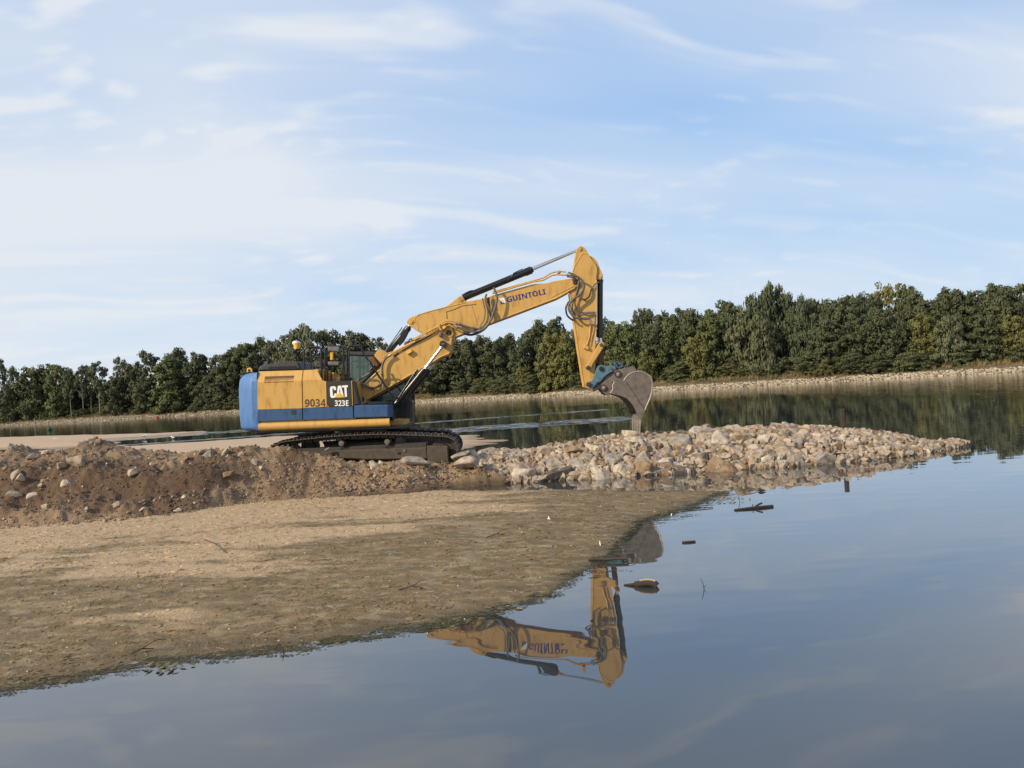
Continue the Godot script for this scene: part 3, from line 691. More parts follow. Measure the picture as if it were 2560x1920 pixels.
func materials() -> void:
	var dirt := noise_tex(noise(0.02, 5, 3), 512, ramp([[0.0, Color(0.80, 0.76, 0.72)], [0.30, Color(0.94, 0.925, 0.91)], [0.48, Color(0.98, 0.975, 0.97)], [1.0, Color(1, 1, 1)]]))
	var grime := noise_tex(noise(0.03, 5, 31), 512, ramp([[0.0, Color(0.78, 0.74, 0.70)], [0.5, Color(0.92, 0.905, 0.89)], [1.0, Color(1, 1, 1)]]))
	var rough := noise_tex(noise(0.02, 4, 9), 256, ramp([[0.0, Color(0.7, 0.7, 0.7)], [1.0, Color(1, 1, 1)]]))
	var fine := noise_tex(noise(0.09, 3, 77), 512)
	for r in [["yellow", lin(0.56, 0.335, 0.092), 0.45], ["yellow_bright", lin(0.72, 0.42, 0.07), 0.5], ["blue", lin(0.030, 0.084, 0.205), 0.5], ["tail_sunlit_blue", lin(0.075, 0.185, 0.44), 0.55], ["decal_black", lin(0.028, 0.027, 0.026), 0.55], ["hose_grey", lin(0.11, 0.105, 0.095), 0.6]]:  # the tail's blue is the same paint, with sunlight put into its lighter colour
		var m := mat(r[0], r[1], r[2])
		skin(m, dirt, 0.23)
		m.uv1_scale = Vector3(0.55, 0.16, 0.55)
		m.roughness_texture = rough
	for r in [["black", lin(0.013, 0.013, 0.014), 0.28, 0.0], ["dark_grey", lin(0.045, 0.045, 0.05), 0.6, 0.0], ["dark_steel", lin(0.06, 0.052, 0.045), 0.65, 0.15], ["track_brown", lin(0.095, 0.074, 0.057), 0.75, 0.1], ["bucket_steel", lin(0.20, 0.172, 0.15), 0.55, 0.3], ["worn_steel", lin(0.42, 0.38, 0.33), 0.45, 0.4], ["rust", lin(0.16, 0.075, 0.03), 0.8, 0.0], ["coupler_blue", lin(0.09, 0.20, 0.27), 0.55, 0.0], ["hook_blue", lin(0.04, 0.12, 0.32), 0.5, 0.0], ["mid_grey", lin(0.16, 0.165, 0.18), 0.55, 0.0], ["wood_dark", lin(0.035, 0.026, 0.021), 0.85, 0.0], ["wood_pale", lin(0.42, 0.33, 0.24), 0.85, 0.0], ["post_brown", lin(0.055, 0.038, 0.031), 0.85, 0.0]]:
		var m := mat(r[0], r[1], r[2], r[3])
		skin(m, grime, 0.35)
	mat("chrome", lin(0.62, 0.61, 0.60), 0.22, 0.9)
	mat("white", lin(0.78, 0.78, 0.76), 0.5)
	mat("lettering_blue", lin(0.035, 0.022, 0.16), 0.5)
	mat("lettering_brown", lin(0.055, 0.033, 0.016), 0.6)
	mat("red", lin(0.36, 0.05, 0.04), 0.5)
	mat("grille_brown", lin(0.14, 0.085, 0.045), 0.7)
	mat("orange", lin(0.66, 0.35, 0.025), 0.4)
	mat("buoy_green", lin(0.02, 0.13, 0.07), 0.5)
	mat("gull_white", lin(0.75, 0.75, 0.75), 0.8)
	var g := mat("glass", lin(0.10, 0.16, 0.155, 0.50), 0.04)
	g.transparency = BaseMaterial3D.TRANSPARENCY_ALPHA
	# stones
	var vein := noise_tex(noise(0.012, 5, 41), 512, ramp([[0.0, Color(0.50, 0.45, 0.40)], [0.38, Color(0.84, 0.79, 0.72)], [0.62, Color(0.96, 0.94, 0.90)], [1.0, Color(1, 1, 1)]]))
	for r in [["stone_pale", 0.57, 0.52, 0.455], ["stone_tan", 0.42, 0.36, 0.29], ["stone_grey", 0.34, 0.32, 0.30], ["stone_pink", 0.48, 0.41, 0.355], ["stone_dark", 0.13, 0.115, 0.105], ["stone_brown", 0.27, 0.20, 0.135], ["stone_yellow", 0.62, 0.45, 0.22]]:
		var m := mat(r[0], lin(r[1], r[2], r[3]), 0.9)
		skin(m, vein, 0.9, true)
		relief(m, fine, 1.6)
	# ground
	var grain := noise_tex(noise(0.11, 4, 51), 1024, ramp([[0.0, Color(0.62, 0.58, 0.52)], [0.42, Color(0.92, 0.90, 0.87)], [1.0, Color(1, 1, 1)]]))
	for r in [["sand", 0.9, 0.55, 0.6], ["earth", 0.95, 0.7, 2.2], ["bank_soil", 0.95, 0.06, 0.0]]:
		var m := mat(r[0], Color.WHITE, r[1])
		m.vertex_color_use_as_albedo = true
		skin(m, grain, r[2], true)
		if r[3] > 0.0:
			relief(m, fine, r[3])
	for r in [["crumb", 0.95], ["stalk", 0.9], ["leaf", 0.75]]:
		var m := mat(r[0], Color.WHITE, r[1])
		m.vertex_color_use_as_albedo = true
	for r in [["crown_O", 0.071, 0.083, 0.037], ["crown_A", 0.099, 0.114, 0.055], ["crown_G", 0.096, 0.116, 0.041], ["crown_S", 0.116, 0.127, 0.065], ["crown_P", 0.071, 0.091, 0.045], ["crown_Y", 0.142, 0.142, 0.043], ["crown_T", 0.155, 0.150, 0.047], ["undergrowth", 0.085, 0.098, 0.042], ["straw", 0.26, 0.19, 0.09]]:
		var m := mat(r[0], lin(r[1], r[2], r[3]), 0.8)
		m.vertex_color_use_as_albedo = true
		m.backlight_enabled = true
		m.backlight = lin(r[1] * 0.6, r[2] * 0.6, r[3] * 0.4)
	var bark := mat("bark", lin(0.15, 0.125, 0.10), 0.9)
	skin(bark, grime, 0.5)
	mat("bark_pale", lin(0.26, 0.235, 0.20), 0.9)

# ---------------------------------------------------------------- water and ground
const EDGE_NEAR := [[-40.0, -3.0], [-12.0, -4.2], [-4.13, -6.01], [-3.07, -6.46], [-1.76, -6.65], [-0.75, -7.04], [0.21, -7.67], [0.52, -8.44], [0.93, -9.12], [1.31, -10.25], [1.76, -11.52], [2.27, -11.96], [2.87, -12.66], [3.4, -13.51], [3.75, -14.0]]
const EDGE_FAR := [[-40.0, -17.0], [-6.0, -17.6], [-2.0, -16.9], [-1.44, -16.5], [-0.68, -16.0], [1.19, -15.29], [2.68, -14.45], [3.4, -14.05], [3.75, -14.0]]
const CREST := [[-17.0, 1.5], [-11.6, 1.42], [-11.3, 1.5], [-10.93, 1.56], [-10.56, 1.34], [-10.1, 1.45], [-9.6, 1.43], [-9.32, 1.58], [-9.14, 1.53], [-8.9, 1.42], [-8.3, 1.3], [-7.3, 1.16], [-6.3, 1.18], [-5.7, 1.18], [-5.3, 1.20], [-4.8, 1.06], [-4.3, 0.90], [-3.77, 0.76], [-3.25, 0.66], [-2.7, 0.68], [-2.26, 0.67], [-1.9, 0.58], [-1.5, 0.5], [-1.0, 0.36], [-0.4, 0.1], [0.2, -0.2]]
const TOE := [[-17.0, -13.4], [-9.45, -14.0], [-8.47, -14.14], [-7.48, -14.28], [-6.54, -14.7], [-5.8, -15.5], [-5.2, -16.05], [-3.9, -16.2], [-3.1, -16.1], [-2.36, -16.1], [-1.9, -16.5], [-1.4, -16.85], [0.2, -17.0]]
const JETTY_TOP := [[-2.0, 0.42], [-1.4, 0.46], [-0.7, 0.55], [0.17, 0.52], [1.0, 0.62], [2.1, 0.72], [3.85, 0.74], [5.5, 0.78], [7.3, 0.73], [8.4, 0.62], [9.55, 0.40], [10.4, 0.12], [10.9, -0.1]]
const JETTY_FRONT := [[-2.0, -17.2], [-0.6, -17.2], [1.3, -17.05], [4.0, -16.98], [7.0, -17.05], [8.77, -17.53], [10.4, -18.5], [11.2, -19.1]]
const JETTY_BACK := [[-2.0, -21.0], [4.0, -21.4], [7.0, -21.6], [9.0, -21.2], [10.4, -20.0], [11.2, -19.1]]

var n_low: FastNoiseLite
var n_mid: FastNoiseLite
var n_fine: FastNoiseLite

func spit_height(x: float, z: float) -> float:
	var a := along(EDGE_NEAR, x) - z
	var b := z - along(EDGE_FAR, x)
	var d := minf(a * 0.62, b * 0.9)
	if x > 3.7:
		d = minf(d, 3.7 - x)
	d += n_low.get_noise_2d(x * 1.5, z * 1.5) * 0.14 + n_mid.get_noise_2d(x * 2.2, z * 2.2) * 0.13 + n_fine.get_noise_2d(x * 1.2, z * 1.2) * 0.07 * sstep(1.0, 0.2, absf(d))
	var h := 0.17 * (1.0 - exp(-d / 2.4)) if d > 0.0 else d * 0.09
	return h + n_fine.get_noise_2d(x, z) * 0.012 * sstep(-0.1, 0.4, d)

func bank_height(x: float, z: float) -> float:
	var hc := along(CREST, x) - 0.08 - 0.01 * sstep(-5.4, -4.6, x)
	var toe := along(TOE, x) + n_mid.get_noise_2d(x * 0.8, 3.0) * 0.25
	var cz := lerpf(-17.0, -17.35, sstep(-6.5, -4.5, x))
	var t := (toe - z) / (toe - cz)
	var left := 1.0 - sstep(-6.2, -4.8, x)
	var h: float
	if t < 0.0:
		h = 0.10 + t * 0.6
	elif t < 1.0:
		var tiers := 0.26 * sstep(0.0, 0.30, t) + 0.52 * sstep(0.30, 0.62, t) + 0.22 * sstep(0.62, 1.0, t)
		var even := sstep(0.0, 1.0, t * 0.9 + 0.1)
		h = 0.10 + (hc - 0.10) * lerpf(even, tiers, left)
	else:
		var back := minf(0.56, hc)
		h = lerpf(hc, back, sstep(0.0, 1.0, (cz - z) / lerpf(0.5, 2.2, left)))
		if z < -21.5:
			h = lerpf(h, -0.4, sstep(-21.5, -23.6, z))
	var mound := exp(-(pow((x + 0.75) / 0.42, 2.0) + pow((z + 17.0) / 0.28, 2.0)))
	var amp := maxf(sstep(-0.15, 0.2, t), minf(1.0, mound * 2.0))
	var under := sstep(-17.5, -17.8, z) * sstep(-6.2, -5.6, x)
	amp *= 1.0 - under * 0.8
	h += amp * (n_low.get_noise_2d(x * 1.7 + 40.0, z * 1.7) * 0.11 * lerpf(0.45, 1.0, left) + n_mid.get_noise_2d(x * 1.5, z * 1.5 + 9.0) * 0.085 + (absf(n_fine.get_noise_2d(x * 0.6, z * 0.6)) - 0.2) * 0.10 + n_fine.get_noise_2d(x * 1.6, z * 1.6) * 0.03)
	h += 0.26 * mound
	return h

func jetty_height(x: float, z: float) -> float:
	var f := along(JETTY_FRONT, x)
	var b := along(JETTY_BACK, x)
	var top := along(JETTY_TOP, x) - 0.13 - 0.05 * sstep(4.5, 6.5, x)
	var w := f - b
	var t := clampf((f - z) / maxf(w * 0.42, 0.2), -1.0, 1.0)
	var u := clampf((z - b) / maxf(w * 0.40, 0.2), -1.0, 1.0)
	var k := minf(t, u)
	var h := top * (1.0 - (1.0 - k) * (1.0 - k)) if k > 0.0 else k * 0.8
	return h + n_mid.get_noise_2d(x, z) * 0.05 - 0.04

func sheet(x0: float, x1: float, z0: float, z1: float, step: float, high: Callable, paint: Callable) -> ArrayMesh:
	var nx := int((x1 - x0) / step) + 1
	var nz := int((z0 - z1) / step) + 1
	var v := PackedVector3Array()
	var n := PackedVector3Array()
	var c := PackedColorArray()
	v.resize(nx * nz)
	n.resize(nx * nz)
	c.resize(nx * nz)
	for j in nz:
		for i in nx:
			var x := x0 + i * step
			var z := z0 - j * step
			v[j * nx + i] = Vector3(x, high.call(x, z), z)
	for j in nz:
		for i in nx:
			var k := j * nx + i
			var l := v[j * nx + maxi(i - 1, 0)]
			var r := v[j * nx + mini(i + 1, nx - 1)]
			var f := v[maxi(j - 1, 0) * nx + i]
			var b := v[mini(j + 1, nz - 1) * nx + i]
			var m := Vector3(-(r.y - l.y) / maxf(r.x - l.x, 0.001), 1.0, -(f.y - b.y) / maxf(f.z - b.z, 0.001)).normalized()
			n[k] = m
			c[k] = paint.call(v[k], m)
	var idx := PackedInt32Array()
	for j in nz - 1:
		for i in nx - 1:
			var k := j * nx + i
			var top := maxf(maxf(v[k].y, v[k + 1].y), maxf(v[k + nx].y, v[k + nx + 1].y))
			if top < -0.12:
				continue
			idx.append_array([k, k + nx, k + 1, k + 1, k + nx, k + nx + 1])
	var a := []
	a.resize(Mesh.ARRAY_MAX)
	a[Mesh.ARRAY_VERTEX] = v
	a[Mesh.ARRAY_NORMAL] = n
	a[Mesh.ARRAY_COLOR] = c
	a[Mesh.ARRAY_INDEX] = idx
	var m := ArrayMesh.new()
	m.add_surface_from_arrays(Mesh.PRIMITIVE_TRIANGLES, a)
	return m

func spit_paint(p: Vector3, _m: Vector3) -> Color:
	var from_water := along(EDGE_NEAR, p.x) - p.z
	var streak := n_low.get_noise_2d(p.x * 0.5 + 9.0, p.z * 1.9 - p.x * 0.25)
	var fleck := n_mid.get_noise_2d(p.x * 0.9, p.z * 2.6)
	var speck := n_fine.get_noise_2d(p.x * 1.3, p.z * 2.8)
	var zone := (from_water - 4.2) * 0.15 - sstep(-2.0, 2.0, p.x) * 0.62 + sstep(-15.0, -16.0, p.z) * 0.5
	for q in [[-2.19, -8.43, 0.45, 0.16], [-3.63, -7.8, 0.32, 0.10], [-3.3, -11.4, 1.7, 0.55], [-3.7, -8.65, 0.8, 0.14], [-3.9, -10.3, 1.2, 0.25], [-4.9, -9.7, 0.9, 0.18]]:
		zone += 0.45 * exp(-(pow((p.x - q[0]) / q[2], 2.0) + pow((p.z - q[1]) / q[3], 2.0)))
	var dry := sstep(0.05, 0.60, streak * 0.75 + fleck * 0.40 + speck * 0.16 + zone + 0.26)
	var pale := Color(0.475, 0.352, 0.215)
	var olive := Color(0.150, 0.110, 0.053)
	var tan := Color(0.245, 0.170, 0.086)
	var c := olive.lerp(tan, clampf(0.52 + fleck * 1.2 + speck * 0.9, 0.0, 1.0)).lerp(pale, dry)
	c = c.lerp(Color(0.105, 0.083, 0.040), 0.42 * sstep(0.10, 0.42, speck + fleck * 0.5) * (1.0 - dry * 0.45))
	c = c.lerp(Color(0.33, 0.275, 0.17), 0.6 * sstep(0.12, 0.4, n_mid.get_noise_2d(p.x * 2.2 + 30.0, p.z * 5.0)) * (1.0 - dry))
	# a curved band of bleached weed
	var ring := absf(Vector2((p.x + 2.6) / 2.1, (p.z + 10.3) / 2.35).length() - 1.0)
	c = c.lerp(Color(0.31, 0.27, 0.185), 0.75 * sstep(0.12, 0.02, ring + absf(fleck) * 0.12) * sstep(-1.4, -0.7, p.x) * sstep(0.25, -0.15, speck))
	var wet := 1.0 - sstep(-0.01, 0.035, p.y)
	return c.lerp(Color(0.085, 0.066, 0.034), wet * 0.8)

func bank_paint(p: Vector3, m: Vector3) -> Color:
	var fresh := Color(0.116, 0.074, 0.044)
	var dusty := Color(0.285, 0.203, 0.128)
	var a := n_low.get_noise_2d(p.x * 1.1, p.z * 1.1 + p.y * 1.3)
	var b := n_mid.get_noise_2d(p.x * 1.3 + 4.0, p.z * 1.3 + p.y * 2.0)
	var toe := along(TOE, p.x)
	var dust := sstep(-0.2, 0.35, a * 0.8 + b * 0.45 + sstep(-7.0, -5.0, p.x) * 0.55 - 0.08)
	# the cut face between crest and foot shows damp fresh earth
	var cut := sstep(toe - 0.35, toe - 0.8, p.z) * (1.0 - sstep(toe - 1.7, toe - 2.4, p.z)) * (1.0 - sstep(-6.4, -5.2, p.x))
	dust = clampf(dust * (1.0 - cut * 0.85) + 0.12 * sstep(0.75, 0.95, m.y), 0.0, 1.0)
	dust = minf(1.0, dust + 0.55 * sstep(toe - 1.9, toe - 2.5, p.z))
	var c := fresh.lerp(dusty, dust)
	var damp := (1.0 - sstep(0.05, 0.2, p.y)) * sstep(-4.4, -3.6, p.x)
	return c.lerp(Color(0.075, 0.048, 0.028), damp * 0.8)

func river() -> void:
	n_low = noise(0.35, 3, 101)
	n_mid = noise(1.1, 3, 102)
	n_fine = noise(5.0, 3, 103)
	var near := mat("river_near", lin(0.036, 0.040, 0.041), 0.012)
	near.metallic_specular = 0.72
	near.texture_repeat = false
	var far := mat("river_far", lin(0.016, 0.019, 0.016), 0.04)
	far.metallic_specular = 0.55
	far.normal_enabled = true
	far.normal_texture = noise_tex(noise(0.03, 4, 61), 512, null, true, 8.0)
	far.normal_scale = 0.035
	# ripples of the near reach: height in a picture of the water's surface, 62 m by 72 m
	var w := 1216
	var h := 1472
	var data := PackedFloat32Array()
	data.resize(w * h)
	var r0 := noise(1.0, 2, 71)
	var r1 := noise(1.0, 1, 72)
	for y in h:
		var z := -3.0 - 72.0 * (y + 0.5) / h
		for x in w:
			var px := -38.0 + 62.0 * (x + 0.5) / w
			var calm := sstep(-17.0, -23.0, z)
			calm = maxf(calm, 0.55 * sstep(9.0, 12.5, px) * sstep(-15.5, -19.0, z))
			var drift := 0.5 + 0.5 * r1.get_noise_2d(px * 0.09, z * 0.35)
			var amp := lerpf(0.00022, 0.00085, calm * (0.35 + drift))
			var band := sstep(3.2, 0.4, absf(z + 42.5 + px * 0.10 + r1.get_noise_2d(px * 0.3, z) * 0.8)) * sstep(7.5, 5.0, px) * sstep(-15.0, -9.0, px)
			band = maxf(band, sstep(1.3, 0.2, absf(z + 57.0 + px * 0.25)) * sstep(7.4, 6.8, px) * sstep(-10.0, -4.0, px))
			band = maxf(band, sstep(3.5, 0.5, absf(z + 68.0 + px * 0.25 + r1.get_noise_2d(px * 0.3, z) * 1.5)) * sstep(-10.0, -15.0, px))
			band = maxf(band, 0.8 * sstep(1.2, 0.3, absf(z + 54.0 + px * 0.2)) * sstep(-12.0, -16.0, px))
			var swell := 0.11 * band * (0.6 + 0.4 * drift) * r0.get_noise_2d(px * 0.45 + 60.0, z * 0.95)
			data[y * w + x] = 0.5 + 10.0 * (swell + amp * r0.get_noise_2d(px * 1.1, z * 2.3))
	var tex := ImageTexture.create_from_image(Image.create_from_data(w, h, false, Image.FORMAT_RF, data.to_byte_array()))
	relief(near, tex, 10.0)
	# the film that makes the still reach near the bank mirror more strongly
	var film := Image.create_empty(4, 256, false, Image.FORMAT_RGBA8)
	for y in 256:
		var z := -3.0 - 72.0 * (y + 0.5) / 256.0
		var g := 1.0 - smoothstep(12.0, 26.0, -z)
		for x in 4:
			film.set_pixel(x, y, Color(g, g, g))
	near.clearcoat_enabled = true
	near.clearcoat = 0.4
	near.clearcoat_roughness = 0.0
	near.clearcoat_texture = ImageTexture.create_from_image(film)
	var m := ArrayMesh.new()
	var reach := Rect2(-38, -75, 62, 72)
	for r in [Rect2(-38, -75, 62, 58), Rect2(-38, -17, 32, 14), Rect2(11, -17, 13, 14), Rect2(-6, -4, 17, 1)]:
		add_sheet(m, r, near, true, reach)
	add_swell(m, Rect2(-6, -17, 17, 13), near, reach)
	var holder := MeshInstance3D.new()
	holder.name = "river"
	for r in [Rect2(-1500, -1500, 3000, 1425), Rect2(-1500, -75, 1462, 72), Rect2(24, -75, 1476, 72), Rect2(-1500, -3, 3000, 300)]:
		add_sheet(m, r, far, false)
	holder.mesh = m
	add_child(holder)
	structure(holder, "calm grey-blue river around the sand spit and rock jetty")

func add_swell(m: ArrayMesh, r: Rect2, material: Material, whole: Rect2) -> void:   # the nearest water, its slight swell built
	var step := 0.055
	var nx := int(round(r.size.x / step))
	var nz := int(round(r.size.y / step))
	var f := noise(1.0, 2, 88)
	var g := noise(0.25, 2, 89)
	var v := PackedVector3Array()
	var n := PackedVector3Array()
	var uv := PackedVector2Array()
	var tan := PackedFloat32Array()
	for j in nz + 1:
		for i in nx + 1:
			var x := r.position.x + r.size.x * i / nx
			var z := r.position.y + r.size.y * j / nz
			var edge := minf(minf(x - r.position.x, r.end.x - x), minf(z - r.position.y, r.end.y - z))
			var a := 0.0011 * smoothstep(0.0, 1.5, edge) * (0.45 + 0.9 * absf(g.get_noise_2d(x, z * 2.0)))
			var h := f.get_noise_2d(x * 0.55, z * 1.5)
			v.append(Vector3(x, a * h, z))
			n.append(Vector3(-a * (f.get_noise_2d((x + 0.02) * 0.55, z * 1.5) - h) / 0.02, 1.0, -a * (f.get_noise_2d(x * 0.55, (z + 0.02) * 1.5) - h) / 0.02).normalized())
			uv.append(Vector2((x - whole.position.x) / whole.size.x, (whole.end.y - z) / whole.size.y))
			tan.append_array([1.0, 0.0, 0.0, 1.0])
	var idx := PackedInt32Array()
	for j in nz:
		for i in nx:
			var k := j * (nx + 1) + i
			idx.append_array([k, k + 1, k + nx + 1, k + 1, k + nx + 2, k + nx + 1])
	var q := []
	q.resize(Mesh.ARRAY_MAX)
	q[Mesh.ARRAY_VERTEX] = v
	q[Mesh.ARRAY_NORMAL] = n
	q[Mesh.ARRAY_TANGENT] = tan
	q[Mesh.ARRAY_TEX_UV] = uv
	q[Mesh.ARRAY_INDEX] = idx
	m.add_surface_from_arrays(Mesh.PRIMITIVE_TRIANGLES, q)
	m.surface_set_material(m.get_surface_count() - 1, material)

func add_sheet(m: ArrayMesh, r: Rect2, material: Material, own: bool, whole := Rect2()) -> void:
	var a := []
	a.resize(Mesh.ARRAY_MAX)
	var v := PackedVector3Array([Vector3(r.position.x, 0, r.end.y), Vector3(r.position.x, 0, r.position.y), Vector3(r.end.x, 0, r.position.y), Vector3(r.end.x, 0, r.end.y)])
	a[Mesh.ARRAY_VERTEX] = v
	a[Mesh.ARRAY_NORMAL] = PackedVector3Array([Vector3.UP, Vector3.UP, Vector3.UP, Vector3.UP])
	a[Mesh.ARRAY_TANGENT] = PackedFloat32Array([1, 0, 0, 1, 1, 0, 0, 1, 1, 0, 0, 1, 1, 0, 0, 1])
	var uv := PackedVector2Array()
	for p in v:
		uv.append(Vector2((p.x - whole.position.x) / whole.size.x, (whole.end.y - p.z) / whole.size.y) if own else Vector2(p.x / 45.0, p.z / 14.0))
	a[Mesh.ARRAY_TEX_UV] = uv
	a[Mesh.ARRAY_INDEX] = PackedInt32Array([0, 1, 2, 0, 2, 3])
	m.add_surface_from_arrays(Mesh.PRIMITIVE_TRIANGLES, a)
	m.surface_set_material(m.get_surface_count() - 1, material)

const SHORE := [[-300.0, -300.0], [-162.0, -243.0], [-80.0, -207.0], [-37.0, -188.0], [5.0, -158.0], [21.0, -134.0], [45.0, -119.0], [69.0, -103.0], [110.0, -80.0], [180.0, -40.0]]

func shore_at(s: float) -> Array:   # [point, direction away from the water] at s metres from the left end
	for i in SHORE.size() - 1:
		var a := Vector2(SHORE[i][0], SHORE[i][1])
		var b := Vector2(SHORE[i + 1][0], SHORE[i + 1][1])
		var l := a.distance_to(b)
		if s <= l or i == SHORE.size() - 2:
			var d := (b - a) / l
			return [a + d * s, Vector2(d.y, -d.x)]
		s -= l
	return []

func rise(f: float) -> float:   # height of the far bank f metres behind its waterline
	return along([[0.0, 0.0], [1.4, 0.5], [2.6, 0.95], [4.5, 1.3], [7.0, 1.7], [11.0, 2.0], [20.0, 2.4]], f)

func far_bank() -> void:
	var steps := [[-4.0, -0.8], [0.0, 0.0], [1.4, 0.5], [2.6, 0.95], [4.5, 1.3], [7.0, 1.7], [11.0, 2.0], [20.0, 2.4], [60.0, 3.0], [260.0, 4.0]]
	var mb := MB.new()
	mb.colored = true
	var total := 610.0
	var n := 203
	var rows: Array[PackedVector3Array] = []
	var away := []
	for i in n + 1:
		# directions eased over 30 m so that the bends are round
		var s := total * i / n
		var p: Vector2 = shore_at(s)[0]
		var d := Vector2.ZERO
		for k in [-24.0, -12.0, 0.0, 12.0, 24.0]:
			d += shore_at(clampf(s + k, 0.0, total))[1]
		d = d.normalized()
		var q := PackedVector3Array()
		var wob := n_low.get_noise_2d(s * 0.15, 0.0)
		for t in steps:
			var f: float = t[0] + wob * 0.9
			q.append(Vector3(p.x + d.x * f, t[1] + (n_mid.get_noise_2d(s * 0.2, f * 0.2) * 0.25 if t[0] > 3.0 else 0.0), p.y + d.y * f))
		rows.append(q)
		away.append(d)
	for i in n:
		for j in steps.size() - 1:
			var wild := n_low.get_noise_2d(i * 0.6, j * 3.0)
			var c := Color(0.13, 0.105, 0.07)
			if j >= 3 and j < 6:
				c = Color(0.22, 0.155, 0.08).lerp(Color(0.085, 0.085, 0.035), sstep(-0.2, 0.3, wild))
			elif j >= 6:
				c = Color(0.055, 0.05, 0.025)
			mb.tint = c
			mb.quad(rows[i][j], rows[i + 1][j], rows[i + 1][j + 1], rows[i][j + 1], Vector3.UP)
	var bank := part("far_bank", mb, M["bank_soil"])
	structure(bank, "grassy far bank of the river below the trees")
	# loose stones along its foot, far too many to count
	var kinds := [rock_mesh(501, 1), rock_mesh(502, 1)]
	for k in 2:
		var count := 7000
		var mm := MultiMesh.new()
		mm.transform_format = MultiMesh.TRANSFORM_3D
		mm.use_colors = true
		mm.mesh = kinds[k]
		mm.instance_count = count
		for i in count:
			var s := pow(rng.randf(), 0.8) * 470.0 + 110.0
			var e := shore_at(s)
			var p: Vector2 = e[0]
			var d: Vector2 = e[1]
			var wob := n_low.get_noise_2d(s * 0.15, 0.0) * 0.9
			var y := rng.randf_range(-0.25, lerpf(3.2, 1.9, sstep(230.0, 330.0, s)))
			var f := y + wob
			y = y * 0.36
			var r := rng.randf_range(0.11, 0.27)
			var b := Basis.from_euler(Vector3(rng.randf() * TAU, rng.randf() * TAU, rng.randf() * TAU)).scaled(Vector3(r, r * 0.75, r))
			mm.set_instance_transform(i, Transform3D(b, Vector3(p.x + d.x * f, y, p.y + d.y * f)))
			var g := rng.randf_range(0.75, 1.15)
			mm.set_instance_color(i, Color(0.42 * g, 0.355 * g, 0.26 * g) if rng.randf() < 0.8 else Color(0.24, 0.20, 0.15))
		var o := MultiMeshInstance3D.new()
		o.name = numbered("bank_rubble")
		o.multimesh = mm
		o.material_override = M["crumb"]
		add_child(o)
		o.set_meta("kind", "stuff")
		o.set_meta("label", "pale rubble stones along the far bank's waterline" if k == 0 else "second scatter of pale rubble along the far bank's waterline")
	# dry grass on the slope above the stones
	var gm := MultiMesh.new()
	gm.transform_format = MultiMesh.TRANSFORM_3D
	gm.use_colors = true
	gm.mesh = tuft_mesh(0.9, 16, 5)
	gm.instance_count = 9000
	for i in 9000:
		var s := rng.randf() * 470.0 + 110.0
		var e := shore_at(s)
		var p: Vector2 = e[0]
		var d: Vector2 = e[1]
		var f := rng.randf_range(2.4, 9.5)
		var b := Basis(Vector3.UP, rng.randf() * TAU).scaled(Vector3.ONE * rng.randf_range(0.5, 1.1))
		gm.set_instance_transform(i, Transform3D(b, Vector3(p.x + d.x * f, rise(f) - 0.05, p.y + d.y * f)))
		gm.set_instance_color(i, Color(0.28, 0.2, 0.095) if n_low.get_noise_2d(s * 0.5, f) < 0.05 else Color(0.10, 0.11, 0.04))
	var go := MultiMeshInstance3D.new()
	go.name = "bank_grass"
	go.multimesh = gm
	go.material_override = M["leaf"]
	add_child(go)
	go.set_meta("kind", "stuff")
	go.set_meta("label", "dry straw-coloured grass on the far bank's slope")

func sand_bars() -> void:
	var bars := [
		["sandbar", "large pale sandbar in the river behind the excavator", [[-24.0, -46.0], [-18.0, -46.2], [-13.9, -46.8], [-9.8, -45.1], [-5.4, -42.1], [-3.0, -38.0], [-1.5, -34.6], [-1.0, -30.0], [-2.2, -26.5], [-8.0, -25.5], [-16.0, -30.0], [-21.0, -38.0]], 0.22],
		["sandbar", "thin pale sandbar in the river behind the earth bank's left end", [[-90.0, -97.0], [-60.0, -91.0], [-43.0, -78.0], [-31.0, -68.0], [-26.5, -66.0], [-28.0, -63.5], [-33.0, -62.0], [-31.0, -58.0], [-27.0, -53.0], [-29.0, -50.0], [-37.0, -55.0], [-60.0, -66.0], [-90.0, -80.0]], 0.45],
	]
	for b in bars:
		var poly := PackedVector2Array()
		var lo := Vector2(1e6, 1e6)
		var hi := Vector2(-1e6, -1e6)
		for q in b[2]:
			var p := Vector2(q[0], q[1])
			poly.append(p)
			lo = lo.min(p)
			hi = hi.max(p)
		var high := func(x: float, z: float) -> float:
			var p := Vector2(x, z)
			var d := 1e6
			for i in poly.size():
				var c := Geometry2D.get_closest_point_to_segment(p, poly[i], poly[(i + 1) % poly.size()])
				d = minf(d, c.distance_to(p))
			if not Geometry2D.is_point_in_polygon(p, poly):
				d = -d
			d += n_low.get_noise_2d(x * 0.5, z * 0.8) * 1.1 + n_mid.get_noise_2d(x * 0.5, z * 0.9) * 0.5
			return clampf(0.28 * (1.0 - exp(-d / 3.0)) if d > 0.0 else d * 0.08, -0.3, 0.4) + n_mid.get_noise_2d(x * 0.3, z * 0.3) * 0.02
		var paint := func(p: Vector3, _m: Vector3) -> Color:
			return Color(0.28, 0.21, 0.14).lerp(Color(0.52, 0.39, 0.27), sstep(0.0, 0.09, p.y + n_mid.get_noise_2d(p.x * 0.5, p.z * 0.8) * 0.02))
		var o := put(b[0], sheet(lo.x - 2.0, hi.x + 2.0, hi.y + 2.0, lo.y - 2.0, b[3], high, paint), M["sand"])
		structure(o, b[1])

func sand_spit() -> void:
	var o := put("sand_spit", sheet(-14.0, 4.2, -4.4, -18.0, 0.042, spit_height, spit_paint), M["sand"])
	structure(o, "muddy sand spit with dried weed in the foreground")

